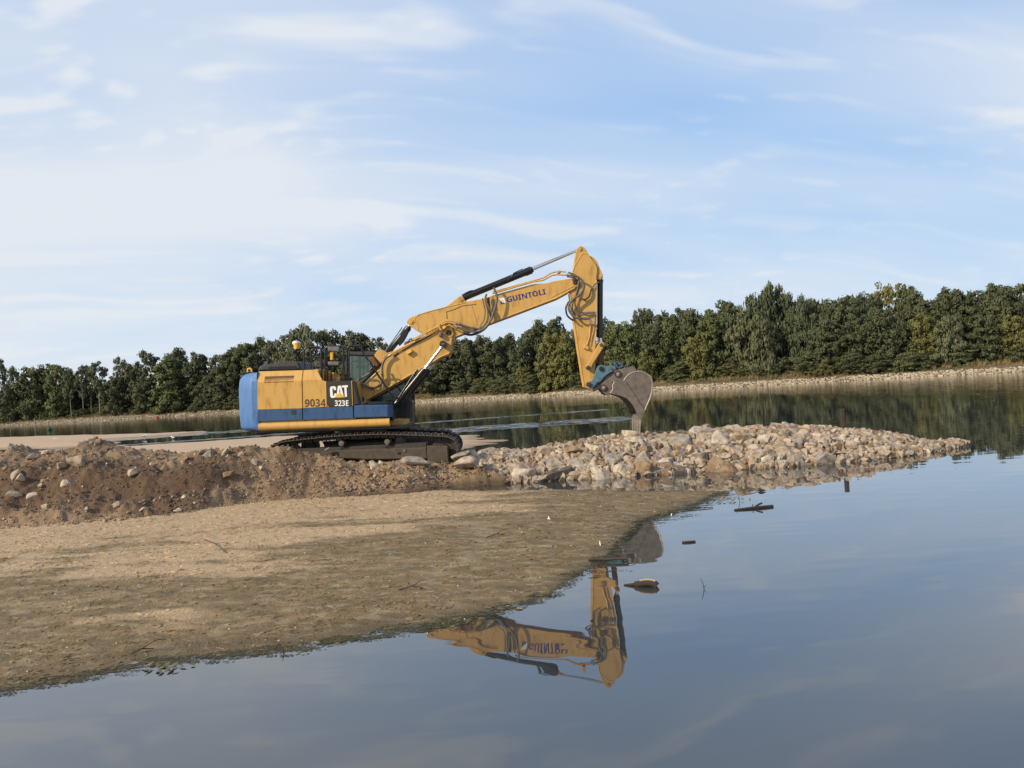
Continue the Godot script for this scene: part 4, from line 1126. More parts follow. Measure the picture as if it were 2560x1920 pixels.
func earth_bank() -> void:
	var o := put("earth_bank", sheet(-17.0, 0.3, -13.2, -24.0, 0.045, bank_height, bank_paint), M["earth"])
	structure(o, "heaped brown earth bank that carries the excavator")
	# small stones and clods in it
	var kinds := []
	for k in 6:
		kinds.append(rock_mesh(300 + k, 1))
	var tones := ["stone_tan", "stone_pale", "stone_brown", "stone_brown", "stone_grey", "stone_pink"]
	var spots := 0
	var tries := 0
	while spots < 150 and tries < 6000:
		tries += 1
		var x := rng.randf_range(-12.0, -1.2)
		var z := rng.randf_range(-14.0, -17.3)
		var toe := along(TOE, x)
		if z > toe - 0.1:
			continue
		var rocky := n_low.get_noise_2d(x * 1.2 + 80.0, z * 1.2) + (0.25 if z < toe - 0.5 and z > toe - 2.0 and x < -6.5 else 0.0)
		if rocky < 0.12 and rng.randf() > 0.16:
			continue
		var r := 0.03 + 0.085 * pow(rng.randf(), 2.2)
		var s := put("stone", kinds[spots % 6], M[tones[rng.randi() % 6]], o)
		s.transform = Transform3D(Basis.from_euler(Vector3(rng.randf() * TAU, rng.randf() * TAU, rng.randf() * TAU)) * Basis.from_scale(Vector3(r * 1.25, r * 0.85, r)), Vector3(x, bank_height(x, z) + r * 0.25, z))
		spots += 1
	var mm := MultiMesh.new()
	mm.transform_format = MultiMesh.TRANSFORM_3D
	mm.use_colors = true
	mm.mesh = rock_mesh(333, 1)
	mm.instance_count = 7000
	for i in 7000:
		var x := rng.randf_range(-13.0, -0.6)
		var z := rng.randf_range(-13.9, -17.6)
		var r := 0.008 + 0.03 * pow(rng.randf(), 2.5)
		var y := bank_height(x, z)
		var c := bank_paint(Vector3(x, y, z), Vector3.UP) * rng.randf_range(0.72, 1.1)
		if rng.randf() < 0.04:
			c = Color(0.42, 0.35, 0.26)
		var over := z - along(TOE, x)
		if over > 0.12 + rng.randf() * 0.25:
			z = along(TOE, x) - rng.randf() * 0.8
			y = bank_height(x, z)
		y = maxf(y, spit_height(x, z))
		mm.set_instance_transform(i, Transform3D(Basis.from_euler(Vector3(rng.randf() * TAU, rng.randf() * TAU, 0)).scaled(Vector3(r, r * 0.8, r)), Vector3(x, y + r * 0.3, z)))
		mm.set_instance_color(i, c)
	var cl := MultiMeshInstance3D.new()
	cl.name = "clods"
	cl.multimesh = mm
	cl.material_override = M["crumb"]
	cl.set_meta("kind", "stuff")
	o.add_child(cl)

var ico := {}

func icosphere(level: int) -> Array:   # [points, faces]
	if ico.has(level):
		return ico[level]
	var t := (1.0 + sqrt(5.0)) / 2.0
	var v: Array[Vector3] = []
	for q in [Vector3(-1, t, 0), Vector3(1, t, 0), Vector3(-1, -t, 0), Vector3(1, -t, 0), Vector3(0, -1, t), Vector3(0, 1, t), Vector3(0, -1, -t), Vector3(0, 1, -t), Vector3(t, 0, -1), Vector3(t, 0, 1), Vector3(-t, 0, -1), Vector3(-t, 0, 1)]:
		v.append(q.normalized())
	var f := [0, 11, 5, 0, 5, 1, 0, 1, 7, 0, 7, 10, 0, 10, 11, 1, 5, 9, 5, 11, 4, 11, 10, 2, 10, 7, 6, 7, 1, 8, 3, 9, 4, 3, 4, 2, 3, 2, 6, 3, 6, 8, 3, 8, 9, 4, 9, 5, 2, 4, 11, 6, 2, 10, 8, 6, 7, 9, 8, 1]
	for l in level:
		var mids := {}
		var g := []
		for k in range(0, f.size(), 3):
			var m := []
			for e in 3:
				var a: int = f[k + e]
				var b: int = f[k + (e + 1) % 3]
				var key := mini(a, b) * 100000 + maxi(a, b)
				if not mids.has(key):
					mids[key] = v.size()
					v.append(((v[a] + v[b]) * 0.5).normalized())
				m.append(mids[key])
			g.append_array([f[k], m[0], m[2], f[k + 1], m[1], m[0], f[k + 2], m[2], m[1], m[0], m[1], m[2]])
		f = g
	ico[level] = [v, f]
	return ico[level]

func rock_mesh(sd: int, level := 2) -> ArrayMesh:   # a sphere chopped by random planes, so it has flat broken faces
	var r := RandomNumberGenerator.new()
	r.seed = sd
	var e := icosphere(level)
	var planes := []
	for i in 13:
		var d := Vector3(r.randfn(), r.randfn(), r.randfn()).normalized()
		planes.append([d, r.randf_range(0.42, 0.80)])
	var pts := PackedVector3Array()
	var wob := noise(1.6, 2, sd)
	for p in e[0]:
		var q: Vector3 = p * (1.12 + 0.10 * wob.get_noise_3dv(p))
		for pass_ in 3:
			for pl in planes:
				var over: float = q.dot(pl[0]) - pl[1]
				if over > 0.0:
					q -= pl[0] * over
		pts.append(q)
	var mb := MB.new()
	var f: Array = e[1]
	for k in range(0, f.size(), 3):
		mb.flat(pts[f[k]], pts[f[k + 1]], pts[f[k + 2]], pts[f[k]] + pts[f[k + 1]] + pts[f[k + 2]])
	return mb.mesh()

func jetty() -> void:
	var root := thing("rock_jetty", "long low jetty of dumped pale rocks in front of the bucket", "jetty")
	var core_paint := func(p: Vector3, _m: Vector3) -> Color:
		return Color(0.16, 0.115, 0.08).lerp(Color(0.09, 0.07, 0.05), 1.0 - sstep(0.0, 0.2, p.y))
	put("rubble_core", sheet(-2.2, 11.3, -16.4, -22.4, 0.1, jetty_height, core_paint), M["earth"], root)
	var kinds := []
	for k in 14:
		kinds.append(rock_mesh(40 + k, 2))
	var tones := ["stone_pale", "stone_pale", "stone_tan", "stone_tan", "stone_pink", "stone_grey", "stone_pale", "stone_brown", "stone_pale", "stone_grey"]
	var placed: Array[Vector3] = []
	var radii := PackedFloat32Array()
	var count := 0
	for tier in 3:
		var tries := 0
		var most: int = [64, 170, 296][tier]
		while count < most and tries < 5000:
			tries += 1
			var x := rng.randf_range(-1.5, 10.9)
			var f := along(JETTY_FRONT, x)
			var b := along(JETTY_BACK, x)
			var z := f + 0.12 - pow(rng.randf(), 1.25) * (f - b) * 0.72
			if x < -0.2 and z > -17.7:
				continue
			var small := sstep(5.8, 8.5, x)
			var r: float = [rng.randf_range(0.21, 0.32), rng.randf_range(0.15, 0.22), rng.randf_range(0.10, 0.15)][tier] * lerpf(1.14, 0.64, small)
			var p := Vector3(x, maxf(jetty_height(x, z), -0.02), z)
			var ok := true
			for i in placed.size():
				if placed[i].distance_to(p) < (radii[i] + r) * (0.74 if tier < 2 else 0.62):
					ok = false
					break
			if not ok:
				continue
			placed.append(p)
			radii.append(r)
			var tone: String = tones[rng.randi() % 10]
			if p.y < 0.07 and rng.randf() < 0.6:
				tone = ["stone_brown", "stone_dark", "stone_grey"][rng.randi() % 3]
			var s := put("stone", kinds[rng.randi() % 14], M[tone], root)
			var q := Basis.from_euler(Vector3(rng.randf_range(-0.35, 0.35), rng.randf() * TAU, rng.randf_range(-0.35, 0.35)))
			s.transform = Transform3D(q * Basis.from_scale(Vector3(r * rng.randf_range(1.15, 1.65), r * rng.randf_range(0.65, 1.0), r * rng.randf_range(0.9, 1.25))), p + Vector3(0, r * 0.2, 0))
			count += 1
	for k in 4:
		var n := 2400
		var mm := MultiMesh.new()
		mm.transform_format = MultiMesh.TRANSFORM_3D
		mm.mesh = kinds[k * 3]
		mm.instance_count = n
		for i in n:
			var x := rng.randf_range(-1.5, 10.95)
			var f := along(JETTY_FRONT, x)
			var b := along(JETTY_BACK, x)
			var z := f + 0.15 - rng.randf() * (f - b) * 0.85
			var r := 0.04 + 0.10 * pow(rng.randf(), 1.4)
			var q := Basis.from_euler(Vector3(rng.randf() * TAU, rng.randf() * TAU, rng.randf() * TAU)) * Basis.from_scale(Vector3(r * 1.3, r * 0.75, r))
			mm.set_instance_transform(i, Transform3D(q, Vector3(x, maxf(jetty_height(x, z), -0.03) + r * 0.5, z)))
		var o := MultiMeshInstance3D.new()
		o.name = "small_rubble" if k == 0 else "small_rubble_%03d" % k
		o.multimesh = mm
		o.material_override = M[["stone_tan", "stone_brown", "stone_pink", "stone_grey"][k]]
		o.set_meta("kind", "stuff")
		root.add_child(o)

# ---------------------------------------------------------------- trees
func tuft_mesh(height: float, blades: int, sd: int) -> ArrayMesh:
	var r := RandomNumberGenerator.new()
	r.seed = sd
	var mb := MB.new()
	mb.colored = true
	for i in blades:
		var a := r.randf() * TAU
		var d := Vector3(cos(a), 0, sin(a))
		var foot := d * r.randf() * 0.12 * height
		var side := Vector3(-d.z, 0, d.x) * 0.028 * height
		var tip := foot + d * r.randf_range(0.1, 0.5) * height + Vector3.UP * r.randf_range(0.55, 1.0) * height
		var g := r.randf_range(0.75, 1.2)
		mb.tint = Color(g, g, g)
		mb.flat(foot - side, foot + side, tip, d + Vector3.UP * 0.5)
	return mb.mesh()

func crown_mesh(kind: String, sd: int) -> ArrayMesh:   # unit crown: x and z in -1..1, y in 0..1
	var r := RandomNumberGenerator.new()
	r.seed = sd
	var mb := MB.new()
	mb.colored = true
	var clumps := 95
	var leaves := 96
	var size := 0.056
	match kind:
		"A":
			clumps = 62
			leaves = 62
			size = 0.05
		"T":
			clumps = 40
			leaves = 50
		"S":
			clumps = 70
			leaves = 80
			size = 0.05
		"P":
			clumps = 90
			leaves = 66
			size = 0.05
	var lobes := noise(0.9, 2, sd)
	var before := Vector3.ZERO
	var loose := 0.10 if kind in ["A", "T"] else 0.26
	for k in clumps:
		var a := r.randf() * TAU
		var u := r.randf()
		var rad := 1.0
		var y := u
		var cr := 0.30
		match kind:
			"O", "G", "Y":
				y = lerpf(0.02, 0.95, u)
				rad = sqrt(maxf(0.0, 1.0 - pow(absf(y - 0.42) / 0.58, 2.0)))
				cr = r.randf_range(0.17, 0.30)
			"A":
				y = lerpf(0.40, 0.96, u)
				rad = 0.85 * sqrt(maxf(0.05, 1.0 - pow(absf(y - 0.68) / 0.32, 2.0)))
				cr = r.randf_range(0.13, 0.25)
			"T":
				y = lerpf(0.62, 0.96, u)
				rad = 0.95 * sqrt(maxf(0.05, 1.0 - pow((y - 0.62) / 0.38, 2.0)))
				cr = r.randf_range(0.16, 0.24)
			"S":
				y = lerpf(0.0, 0.95, u)
				rad = sqrt(maxf(0.0, 1.0 - pow(absf(y - 0.38) / 0.62, 2.0)))
				cr = r.randf_range(0.18, 0.30)
			"P":
				y = lerpf(0.0, 0.97, pow(u, 1.15))
				rad = pow(1.0 - y, 0.5) * 0.9 + 0.08
				cr = r.randf_range(0.14, 0.24)
		rad *= 1.0 + 0.75 * lobes.get_noise_3d(cos(a) * 1.1, y * 2.4, sin(a) * 1.1)
		y += 0.10 * lobes.get_noise_3d(cos(a) * 1.6 + 9.0, y, sin(a) * 1.6)
		cr *= r.randf_range(0.7, 1.15)
		var out := sqrt(r.randf_range(0.15, 1.0)) * maxf(0.05, rad - cr * 0.45)
		var c := Vector3(cos(a) * out, y, sin(a) * out)
		if k == 0:
			before = c
		var tone := r.randf_range(0.78, 1.18)
		var warm := r.randf_range(0.94, 1.08)
		for i in leaves:
			var d := Vector3(r.randfn(), r.randfn(), r.randfn()).normalized()
			var flatten := 0.20 if kind != "P" else 0.30
			var p := c + Vector3(d.x * cr, d.y * cr * flatten * 1.15, d.z * cr) * pow(r.randf(), 0.30) * (1.0 if r.randf() < 0.9 else 1.35)
			if r.randf() < loose:   # leaves between the clumps
				p = c.lerp(before, r.randf()) + d * cr * 0.6 * Vector3(1.0, 0.35, 1.0)
			var nrm := (d + Vector3(r.randfn(), r.randfn(), r.randfn()) * 0.55).normalized()
			var t := nrm.cross(Vector3(r.randfn(), r.randfn(), r.randfn())).normalized()
			var s := size * r.randf_range(0.6, 1.35)
			var b := nrm.cross(t)
			t *= s
			b *= s * 0.62
			t.y *= 0.42
			b.y *= 0.42
			if kind == "P" or kind == "S":
				t.y *= 2.2
			var g := tone * r.randf_range(0.8, 1.2)
			mb.tint = Color(g * warm, g, g * 0.95)
			var shade := (nrm * 0.45 + d * 0.6 + Vector3(c.x, 0.3, c.z) * 0.55).normalized()
			mb.tri(p - t, p - b, p + t, shade, shade, shade)
			mb.tri(p - t, p + t, p + b * 0.9, shade, shade, shade)
		if r.randf() < 0.5:
			before = c
	return mb.mesh()

func trunk_mesh(kind: String, sd: int) -> ArrayMesh:
	var r := RandomNumberGenerator.new()
	r.seed = sd
	var mb := MB.new()
	var top := 0.72 if kind in ["A", "T"] else 0.6
	var w := 0.055 if kind != "A" else 0.045
	var lean := Vector3(r.randf_range(-0.2, 0.2), 0, r.randf_range(-0.2, 0.2))
	var line := PackedVector3Array()
	for i in 6:
		var t := i / 5.0
		line.append(Vector3(lean.x * t * t, top * t - 0.05, lean.z * t * t))
	mb.tube(bend(line, 2), w, 6, w * 0.35)
	for i in 7:
		var t := r.randf_range(0.5, 0.98)
		var from := Vector3(lean.x * t * t, top * t - 0.05, lean.z * t * t)
		var a := r.randf() * TAU
		var to := from + Vector3(cos(a) * r.randf_range(0.3, 0.65), r.randf_range(0.1, 0.24), sin(a) * r.randf_range(0.3, 0.65))
		mb.tube(PackedVector3Array([from, from.lerp(to, 0.5) + Vector3(0, 0.015, 0), to]), w * 0.42, 5, w * 0.12)
	return mb.mesh()

func trees() -> void:
	var crowns := {}
	var trunks := {}
	for k in ["O", "A", "G", "S", "P", "Y", "T"]:
		var many: int = {"O": 5, "A": 3, "G": 3, "S": 2, "P": 3, "Y": 1, "T": 2}[k]
		crowns[k] = []
		trunks[k] = []
		for i in many:
			crowns[k].append(crown_mesh(k, 900 + i * 17 + k.unicode_at(0)))
			trunks[k].append(trunk_mesh(k, 700 + i * 13 + k.unicode_at(0)))
	var seen_labels := {}
	for i in TREES.size():
		var t: Array = TREES[i]
		var kind: String = t[5]
		var label: String = t[6] + TREE_WORDS[kind] + " " + ZONES[t[7]]
		var o := thing("tree" if kind != "P" else "pointed_tree", label, "tree", Vector3(t[0], t[2], t[1]), "trees along the far bank")
		var pick: int = i % crowns[kind].size()
		var turn := rng.randf() * TAU
		var sc := Vector3(t[4], t[3] * 1.02, t[4]) * Vector3(1, 1, rng.randf_range(0.85, 1.1))
		var c := put("crown", crowns[kind][pick], M["crown_" + kind], o)
		c.transform = Transform3D(Basis(Vector3.UP, turn).scaled(sc), Vector3(0, 0.0, 0))
		var w := put("trunk", trunks[kind][pick], M["bark_pale" if kind in ["A", "T"] else "bark"], o)
		var slim: float = minf(t[4], t[3] * 0.22)
		w.transform = Transform3D(Basis(Vector3.UP, turn).scaled(Vector3(slim, t[3], slim)), Vector3.ZERO)
	# the wood behind them, one mass
	for k in 3:
		var mm := MultiMesh.new()
		mm.transform_format = MultiMesh.TRANSFORM_3D
		mm.mesh = crowns["O"][k]
		var n := 130
		mm.instance_count = n
		for i in n:
			var s := 60.0 + (i + rng.randf()) / n * 520.0
			var e := shore_at(s)
			var p: Vector2 = e[0]
			var d: Vector2 = e[1]
			var f := rng.randf_range(15.0, 34.0)
			var tall := (12.0 if s < 275.0 else 7.6 if s > 330.0 else 8.4) * rng.randf_range(0.66, 0.93)
			var b := Basis(Vector3.UP, rng.randf() * TAU).scaled(Vector3(tall * 0.36, tall, tall * 0.36))
			mm.set_instance_transform(i, Transform3D(b, Vector3(p.x + d.x * f, 2.0, p.y + d.y * f)))
		var o := MultiMeshInstance3D.new()
		o.name = numbered("woods")
		o.multimesh = mm
		o.material_override = M["crown_O"]
		add_child(o)
		o.set_meta("kind", "stuff")
		o.set_meta("label", ["dense dark wood closing the view behind the bank trees", "second layer of the dark wood behind the bank trees", "third layer of the dark wood behind the bank trees"][k])
	for k in 2:
		var um := MultiMesh.new()
		um.transform_format = MultiMesh.TRANSFORM_3D
		um.use_colors = true
		um.mesh = crowns["O" if k == 0 else "S"][0]
		um.instance_count = 260
		for i in 260:
			var s := 70.0 + (i + rng.randf()) / 260.0 * 510.0
			var e := shore_at(s)
			var p: Vector2 = e[0]
			var d: Vector2 = e[1]
			var f := rng.randf_range(5.2, 12.0)
			if n_low.get_noise_2d(s * 0.16, 40.0) > 0.12 and rng.randf() < 0.5:
				f = rng.randf_range(2.8, 5.0)
			var h := rng.randf_range(1.6, 4.0)
			var b := Basis(Vector3.UP, rng.randf() * TAU).scaled(Vector3(h * 0.75, h, h * 0.75))
			um.set_instance_transform(i, Transform3D(b, Vector3(p.x + d.x * f, rise(f) - 0.3, p.y + d.y * f)))
			var g := rng.randf_range(0.7, 1.15)
			um.set_instance_color(i, Color(g * 1.4, g * 1.1, g) if rng.randf() < 0.1 else Color(g, g, g))
		var u := MultiMeshInstance3D.new()
		u.name = numbered("undergrowth")
		u.multimesh = um
		u.material_override = M["undergrowth"]
		add_child(u)
		u.set_meta("kind", "stuff")
		u.set_meta("label", "bushes crowding the foot of the bank trees" if k == 0 else "looser grey-green scrub among the bank bushes")

# ---------------------------------------------------------------- the excavator
func lettering(called: String, text: String, corner: Vector2, right: Vector2, height: float, z: float, m: Material, parent: Node, weight := 700, family := "Droid Sans") -> void:
	# corner: lower left; right: lower right of the line of text, both on the plate
	var f := SystemFont.new()
	f.font_names = PackedStringArray([family])
	f.font_weight = weight
	var t := TextMesh.new()
	t.text = text
	t.font = f
	t.font_size = 64
	t.pixel_size = 0.01
	t.depth = 0.05
	t.curve_step = 1.0
	t.horizontal_alignment = HORIZONTAL_ALIGNMENT_LEFT
	var box := t.get_aabb()
	var along_ := right - corner
	var sx := along_.length() / box.size.x
	var sy := height / box.size.y
	var o := put(called, t, m, parent)
	var b := Basis(Vector3.BACK, along_.angle()) * Basis.from_scale(Vector3(sx, sy, 0.12))
	o.transform = Transform3D(b, Vector3(corner.x, corner.y, z) - b * Vector3(box.position.x, box.position.y, 0))

func slab(called: String, key: String, z0: float, z1: float, m: String, parent: Node, bev := 0.012) -> MeshInstance3D:
	var mb := MB.new()
	mb.prism(P(key), z0, z1, bev)
	return part(called, mb, M[m], parent)

func pipe(called: String, key: String, z: float, r: float, m: String, parent: Node, sub := 5, z_end := 99.0) -> MeshInstance3D:
	var p := V(key, z)
	if z_end < 90.0:
		for i in p.size():
			p[i].z = lerpf(z, z_end, i / (p.size() - 1.0))
	var mb := MB.new()
	mb.tube(bend(p, sub) if sub > 1 else p, r, 8)
	return part(called, mb, M[m], parent)

func boss(called: String, at: Vector2, z0: float, z1: float, r: float, m: String, parent: Node) -> MeshInstance3D:
	var mb := MB.new()
	mb.cone(Vector3(at.x, at.y, z0), Vector3(at.x, at.y, z1), r, r, 18)
	mb.cone(Vector3(at.x, at.y, z1), Vector3(at.x, at.y, z1 + 0.012), r * 0.62, r * 0.55, 14)
	return part(called, mb, M[m], parent)

func door_panel(called: String, key: String, root: Node) -> MeshInstance3D:   # upright below the crease, leaning in above it
	var p := P(key)
	var cr := P("crease_y")
	var at := func(q: Vector2) -> Vector3:
		var yc := lerpf(cr[0].y, cr[1].y, (q.x - cr[0].x) / (cr[1].x - cr[0].x))
		return Vector3(q.x, q.y, 1.385 - maxf(0.0, q.y - yc) * 0.55)
	var y0 := cr[0].y
	var y1 := cr[1].y
	var below := PackedVector2Array([Vector2(-4, y0 + 0.08), Vector2(-4, -1), Vector2(3, -1), Vector2(3, y1 - 0.16)])
	below[0].y = lerpf(y0, y1, (-4 - cr[0].x) / (cr[1].x - cr[0].x))
	below[3].y = lerpf(y0, y1, (3 - cr[0].x) / (cr[1].x - cr[0].x))
	var above := PackedVector2Array([below[0], below[3], Vector2(3, 5), Vector2(-4, 5)])
	var mb := MB.new()
	for half in [below, above]:
		for piece in Geometry2D.intersect_polygons(p, half):
			var idx := Geometry2D.triangulate_polygon(piece)
			for t in range(0, idx.size(), 3):
				mb.flat(at.call(piece[idx[t]]), at.call(piece[idx[t + 1]]), at.call(piece[idx[t + 2]]), Vector3(0, 0.2, 1))
			for i in piece.size():
				var a: Vector3 = at.call(piece[i])
				var b: Vector3 = at.call(piece[(i + 1) % piece.size()])
				var mid := (piece[i] + piece[(i + 1) % piece.size()]) * 0.5
				var yc := lerpf(y0, y1, (mid.x - cr[0].x) / (cr[1].x - cr[0].x))
				if absf(mid.y - yc) < 0.004:
					continue
				var e := b - a
				mb.quad(a, b, b - Vector3(0, 0, 0.05), a - Vector3(0, 0, 0.05), Vector3(e.y, -e.x, 0) * (-1.0 if Geometry2D.is_polygon_clockwise(piece) else 1.0))
	return part(called, mb, M["yellow"], root)

func excavator() -> void:
	var root := thing("excavator", "yellow and blue tracked excavator standing on the earth bank with its arm out", "excavator", Vector3(-3.9, 0.53, -19.3))
	undercarriage(root)
	body(root)
	cab(root)
	boom(root)
	stick_and_bucket(root)
	hoses(root)

func undercarriage(root: Node) -> void:
	var path := bend2(P("track_path"), 3)
	path.append(path[0])
	var total := 0.0
	for i in path.size() - 1:
		total += path[i].distance_to(path[i + 1])
	var n := int(round(total / 0.178))
	var shoe := MB.new()
	shoe.box(Vector3(0, -0.012, 0), Vector3(0.168, 0.024, 0.60), 0.004)
	for g in [-0.06, 0.05]:
		shoe.prism(PackedVector2Array([Vector2(g - 0.011, -0.002), Vector2(g + 0.011, -0.002), Vector2(g + 0.008, 0.036), Vector2(g - 0.008, 0.036)]), -0.298, 0.298)
	var shoe_mesh := shoe.mesh()
	var link := MB.new()
	for z in [-0.11, 0.11]:
		link.prism(PackedVector2Array([Vector2(-0.085, -0.028), Vector2(0.085, -0.028), Vector2(0.06, -0.115), Vector2(0.02, -0.095), Vector2(-0.02, -0.095), Vector2(-0.06, -0.115)]), z - 0.035, z + 0.035)
	for side in [1.2, -1.2]:
		var chain := MB.new()
		var spots: Array[Transform3D] = []
		var seg := 0
		var done := 0.0
		for k in n:
			var want := total * (k + 0.5) / n
			while seg < path.size() - 2 and done + path[seg].distance_to(path[seg + 1]) < want:
				done += path[seg].distance_to(path[seg + 1])
				seg += 1
			var a := path[seg]
			var b := path[seg + 1]
			var p := a.lerp(b, (want - done) / maxf(a.distance_to(b), 0.0001))
			spots.append(Transform3D(Basis(Vector3.BACK, (b - a).angle()), Vector3(p.x - (0.0 if side > 0.0 else 0.2), p.y, side)))
		for s in spots:
			for i in range(0, link.v.size(), 3):
				chain.tri(s * link.v[i], s * link.v[i + 1], s * link.v[i + 2], s.basis * link.n[i], s.basis * link.n[i], s.basis * link.n[i])
		var track := part("track", chain, M["dark_steel"], root)
		for s in spots:
			put("track_shoe", shoe_mesh, M["track_brown"], track).transform = s
		var out := 1.0 if side > 0.0 else -1.0
		var z0: float = side - 0.16
		var z1: float = side + 0.16
		slab("track_frame", "track_frame", z0, z1, "dark_steel", root, 0.02)
		var ze: float = side + out * 0.16
		slab("frame_rail", "track_box", minf(ze, ze + out * 0.1), maxf(ze, ze + out * 0.1), "track_brown", root, 0.02)
		slab("idler_guard", "track_front", minf(ze, ze + out * 0.14), maxf(ze, ze + out * 0.14), "track_brown", root, 0.02)
		for c in P("carriers"):
			boss("carrier_roller", c, ze - 0.2, ze + 0.06 * out + 0.02, 0.062, "bucket_steel" if side > 0 else "dark_steel", root)
		boss("idler_wheel", P("idler")[0], side - 0.09, side + 0.09, 0.30, "dark_steel", root)
		boss("sprocket", P("sprocket")[0], side - 0.07, side + 0.07, 0.24, "dark_steel", root)
		if side > 0.0:
			for h in P("frame_hole"):
				var hole := MB.new()
				hole.box(Vector3(h.x, h.y, ze + 0.1), Vector3(0.085, 0.05, 0.012), 0.003)
				part("frame_hole", hole, M["black"], root)
			var bolt := MB.new()
			bolt.box(Vector3(P("frame_bolt")[0].x, P("frame_bolt")[0].y, ze + 0.11), Vector3(0.06, 0.06, 0.02), 0.004)
			part("frame_bolt", bolt, M["bucket_steel"], root)
	var car := MB.new()
	car.box(Vector3(0.2, 0.35, 0), Vector3(1.7, 0.35, 2.1), 0.05)
	part("car_body", car, M["dark_steel"], root)
	var b := P("bearing")
	var ring := MB.new()
	ring.cone(Vector3(0.05, 0.55, 0), Vector3(0.05, 0.87, 0), 0.64, 0.66, 40)
	part("swing_bearing", ring, M["black"], root)

func body(root: Node) -> void:
	# counterweight: level outlines, rounded at its corners, top and foot
	var mb := MB.new()
	var cw := P("cw_crease")
	var xf := -2.03
	var xc := cw[0].x
	var plan := PackedVector2Array([Vector2(xf, 1.372), Vector2(xc, 1.372), Vector2(xc - 0.10, 1.31), Vector2(-2.50, 1.16), Vector2(-2.60, 0.98), Vector2(-2.69, 0.7), Vector2(-2.75, 0.35), Vector2(-2.77, 0.0)])
	for i in range(plan.size() - 2, -1, -1):
		plan.append(Vector2(plan[i].x, -plan[i].y))
	var levels := [[0.935, 0.16], [0.95, 0.08], [0.99, 0.03], [1.05, 0.0], [1.3, -0.012], [1.9, 0.0], [2.10, 0.02], [2.19, 0.05], [2.255, 0.10], [2.30, 0.17], [2.325, 0.27]]
	var rings: Array[PackedVector3Array] = []
	for l in levels:
		var q := PackedVector3Array()
		for p in plan:
			var front := sstep(xf, xf - 0.25, p.x)
			q.append(Vector3(p.x + l[1] * front * 0.9, l[0], p.y - signf(p.y) * l[1] * (0.25 + 0.75 * front) * minf(1.0, absf(p.y))))
		rings.append(q)
	var nn: Array[PackedVector3Array] = []
	for j in rings.size():
		var q := PackedVector3Array()
		for i in plan.size():
			var e := rings[j][mini(i + 1, plan.size() - 1)] - rings[j][maxi(i - 1, 0)]
			var f := rings[mini(j + 1, rings.size() - 1)][i] - rings[maxi(j - 1, 0)][i]
			var m := f.cross(e).normalized()
			if m.dot(rings[j][i] - Vector3(-1.0, rings[j][i].y, 0)) < 0.0:
				m = -m
			if j == rings.size() - 1:
				m = (m + Vector3.UP * 1.5).normalized()
			q.append(m)
		nn.append(q)
	for j in rings.size() - 1:
		for i in plan.size() - 1:
			if i == 0 or i == plan.size() - 2:
				mb.quad(rings[j][i], rings[j][i + 1], rings[j + 1][i + 1], rings[j + 1][i], nn[j][i])
				continue
			mb.tri(rings[j][i], rings[j][i + 1], rings[j + 1][i + 1], nn[j][i], nn[j][i + 1], nn[j + 1][i + 1])
			mb.tri(rings[j][i], rings[j + 1][i + 1], rings[j + 1][i], nn[j][i], nn[j + 1][i + 1], nn[j + 1][i])
	for j in [0, rings.size() - 1]:
		for i in range(1, plan.size() - 1):
			mb.flat(rings[j][0], rings[j][i], rings[j][i + 1], Vector3.UP if j > 0 else Vector3.DOWN)
	for j in rings.size() - 1:
		mb.quad(rings[j][0], rings[j][plan.size() - 1], rings[j + 1][plan.size() - 1], rings[j + 1][0], Vector3.RIGHT)
	part("counterweight", mb, M["tail_sunlit_blue"], root)
	for s in [0.95, -0.95]:
		var e := MB.new()
		var c := P("eye")[0]
		var loop := PackedVector3Array()
		for k in 13:
			var t := PI * 1.35 * (k / 12.0) - PI * 0.175
			loop.append(Vector3(c.x + cos(t) * 0.05, c.y + 0.005 + sin(t) * 0.055, s))
		e.tube(loop, 0.022, 8)
		part("lifting_eye", e, M["yellow_bright"], root)
	slab("tail_hook", "nub", 0.8, 0.86, "tail_sunlit_blue", root)
	# inner housings, seen only in the gaps and from above
	var core := MB.new()
	core.box(Vector3(-1.5, 1.56, 0.0), Vector3(1.06, 1.2, 2.66), 0.02)
	core.box(Vector3(-1.51, 2.2, -0.03), Vector3(1.04, 0.16, 2.36), 0.03)
	core.box(Vector3(-0.68, 1.45, 0.0), Vector3(0.58, 1.0, 2.66), 0.02)
	core.box(Vector3(-0.78, 2.1, 0.55), Vector3(0.34, 0.36, 1.3), 0.03)
	core.box(Vector3(-0.1, 1.42, 0.72), Vector3(0.58, 1.1, 1.2), 0.02)
	part("engine_housing", core, M["yellow"], root)
	door_panel("rear_door", "rear_door", root)
	door_panel("side_door", "side_door", root)
	# grille lies on the leaning band
	var gp := P("grille")
	var gm := MB.new()
	var cr := P("crease_y")
	var low := 1.389
	var gq := PackedVector3Array()
	for p in gp:
		var yc := lerpf(cr[0].y, cr[1].y, (p.x - cr[0].x) / (cr[1].x - cr[0].x))
		gq.append(Vector3(p.x, p.y, low - maxf(0.0, p.y - yc) * 0.55))
	gm.quad(gq[0], gq[1], gq[2], gq[3], Vector3(0, 0.3, 1))
	var grille := part("grille", gm, M["grille_brown"], root)
	for k in 9:
		var t := (k + 0.5) / 9.0
		var bar := MB.new()
		bar.tube(PackedVector3Array([gq[0].lerp(gq[3], t), gq[1].lerp(gq[2], t)]), 0.006, 4)
		part("slat", bar, M["rust"], grille)
	slab("decal_panel", "decal", 1.30, 1.388, "decal_black", root, 0.006)
	slab("corner_panel", "decal_side", 1.10, 1.38, "decal_black", root, 0.02)
	slab("edge_strip", "decal_trim", 1.30, 1.392, "yellow", root, 0.003)
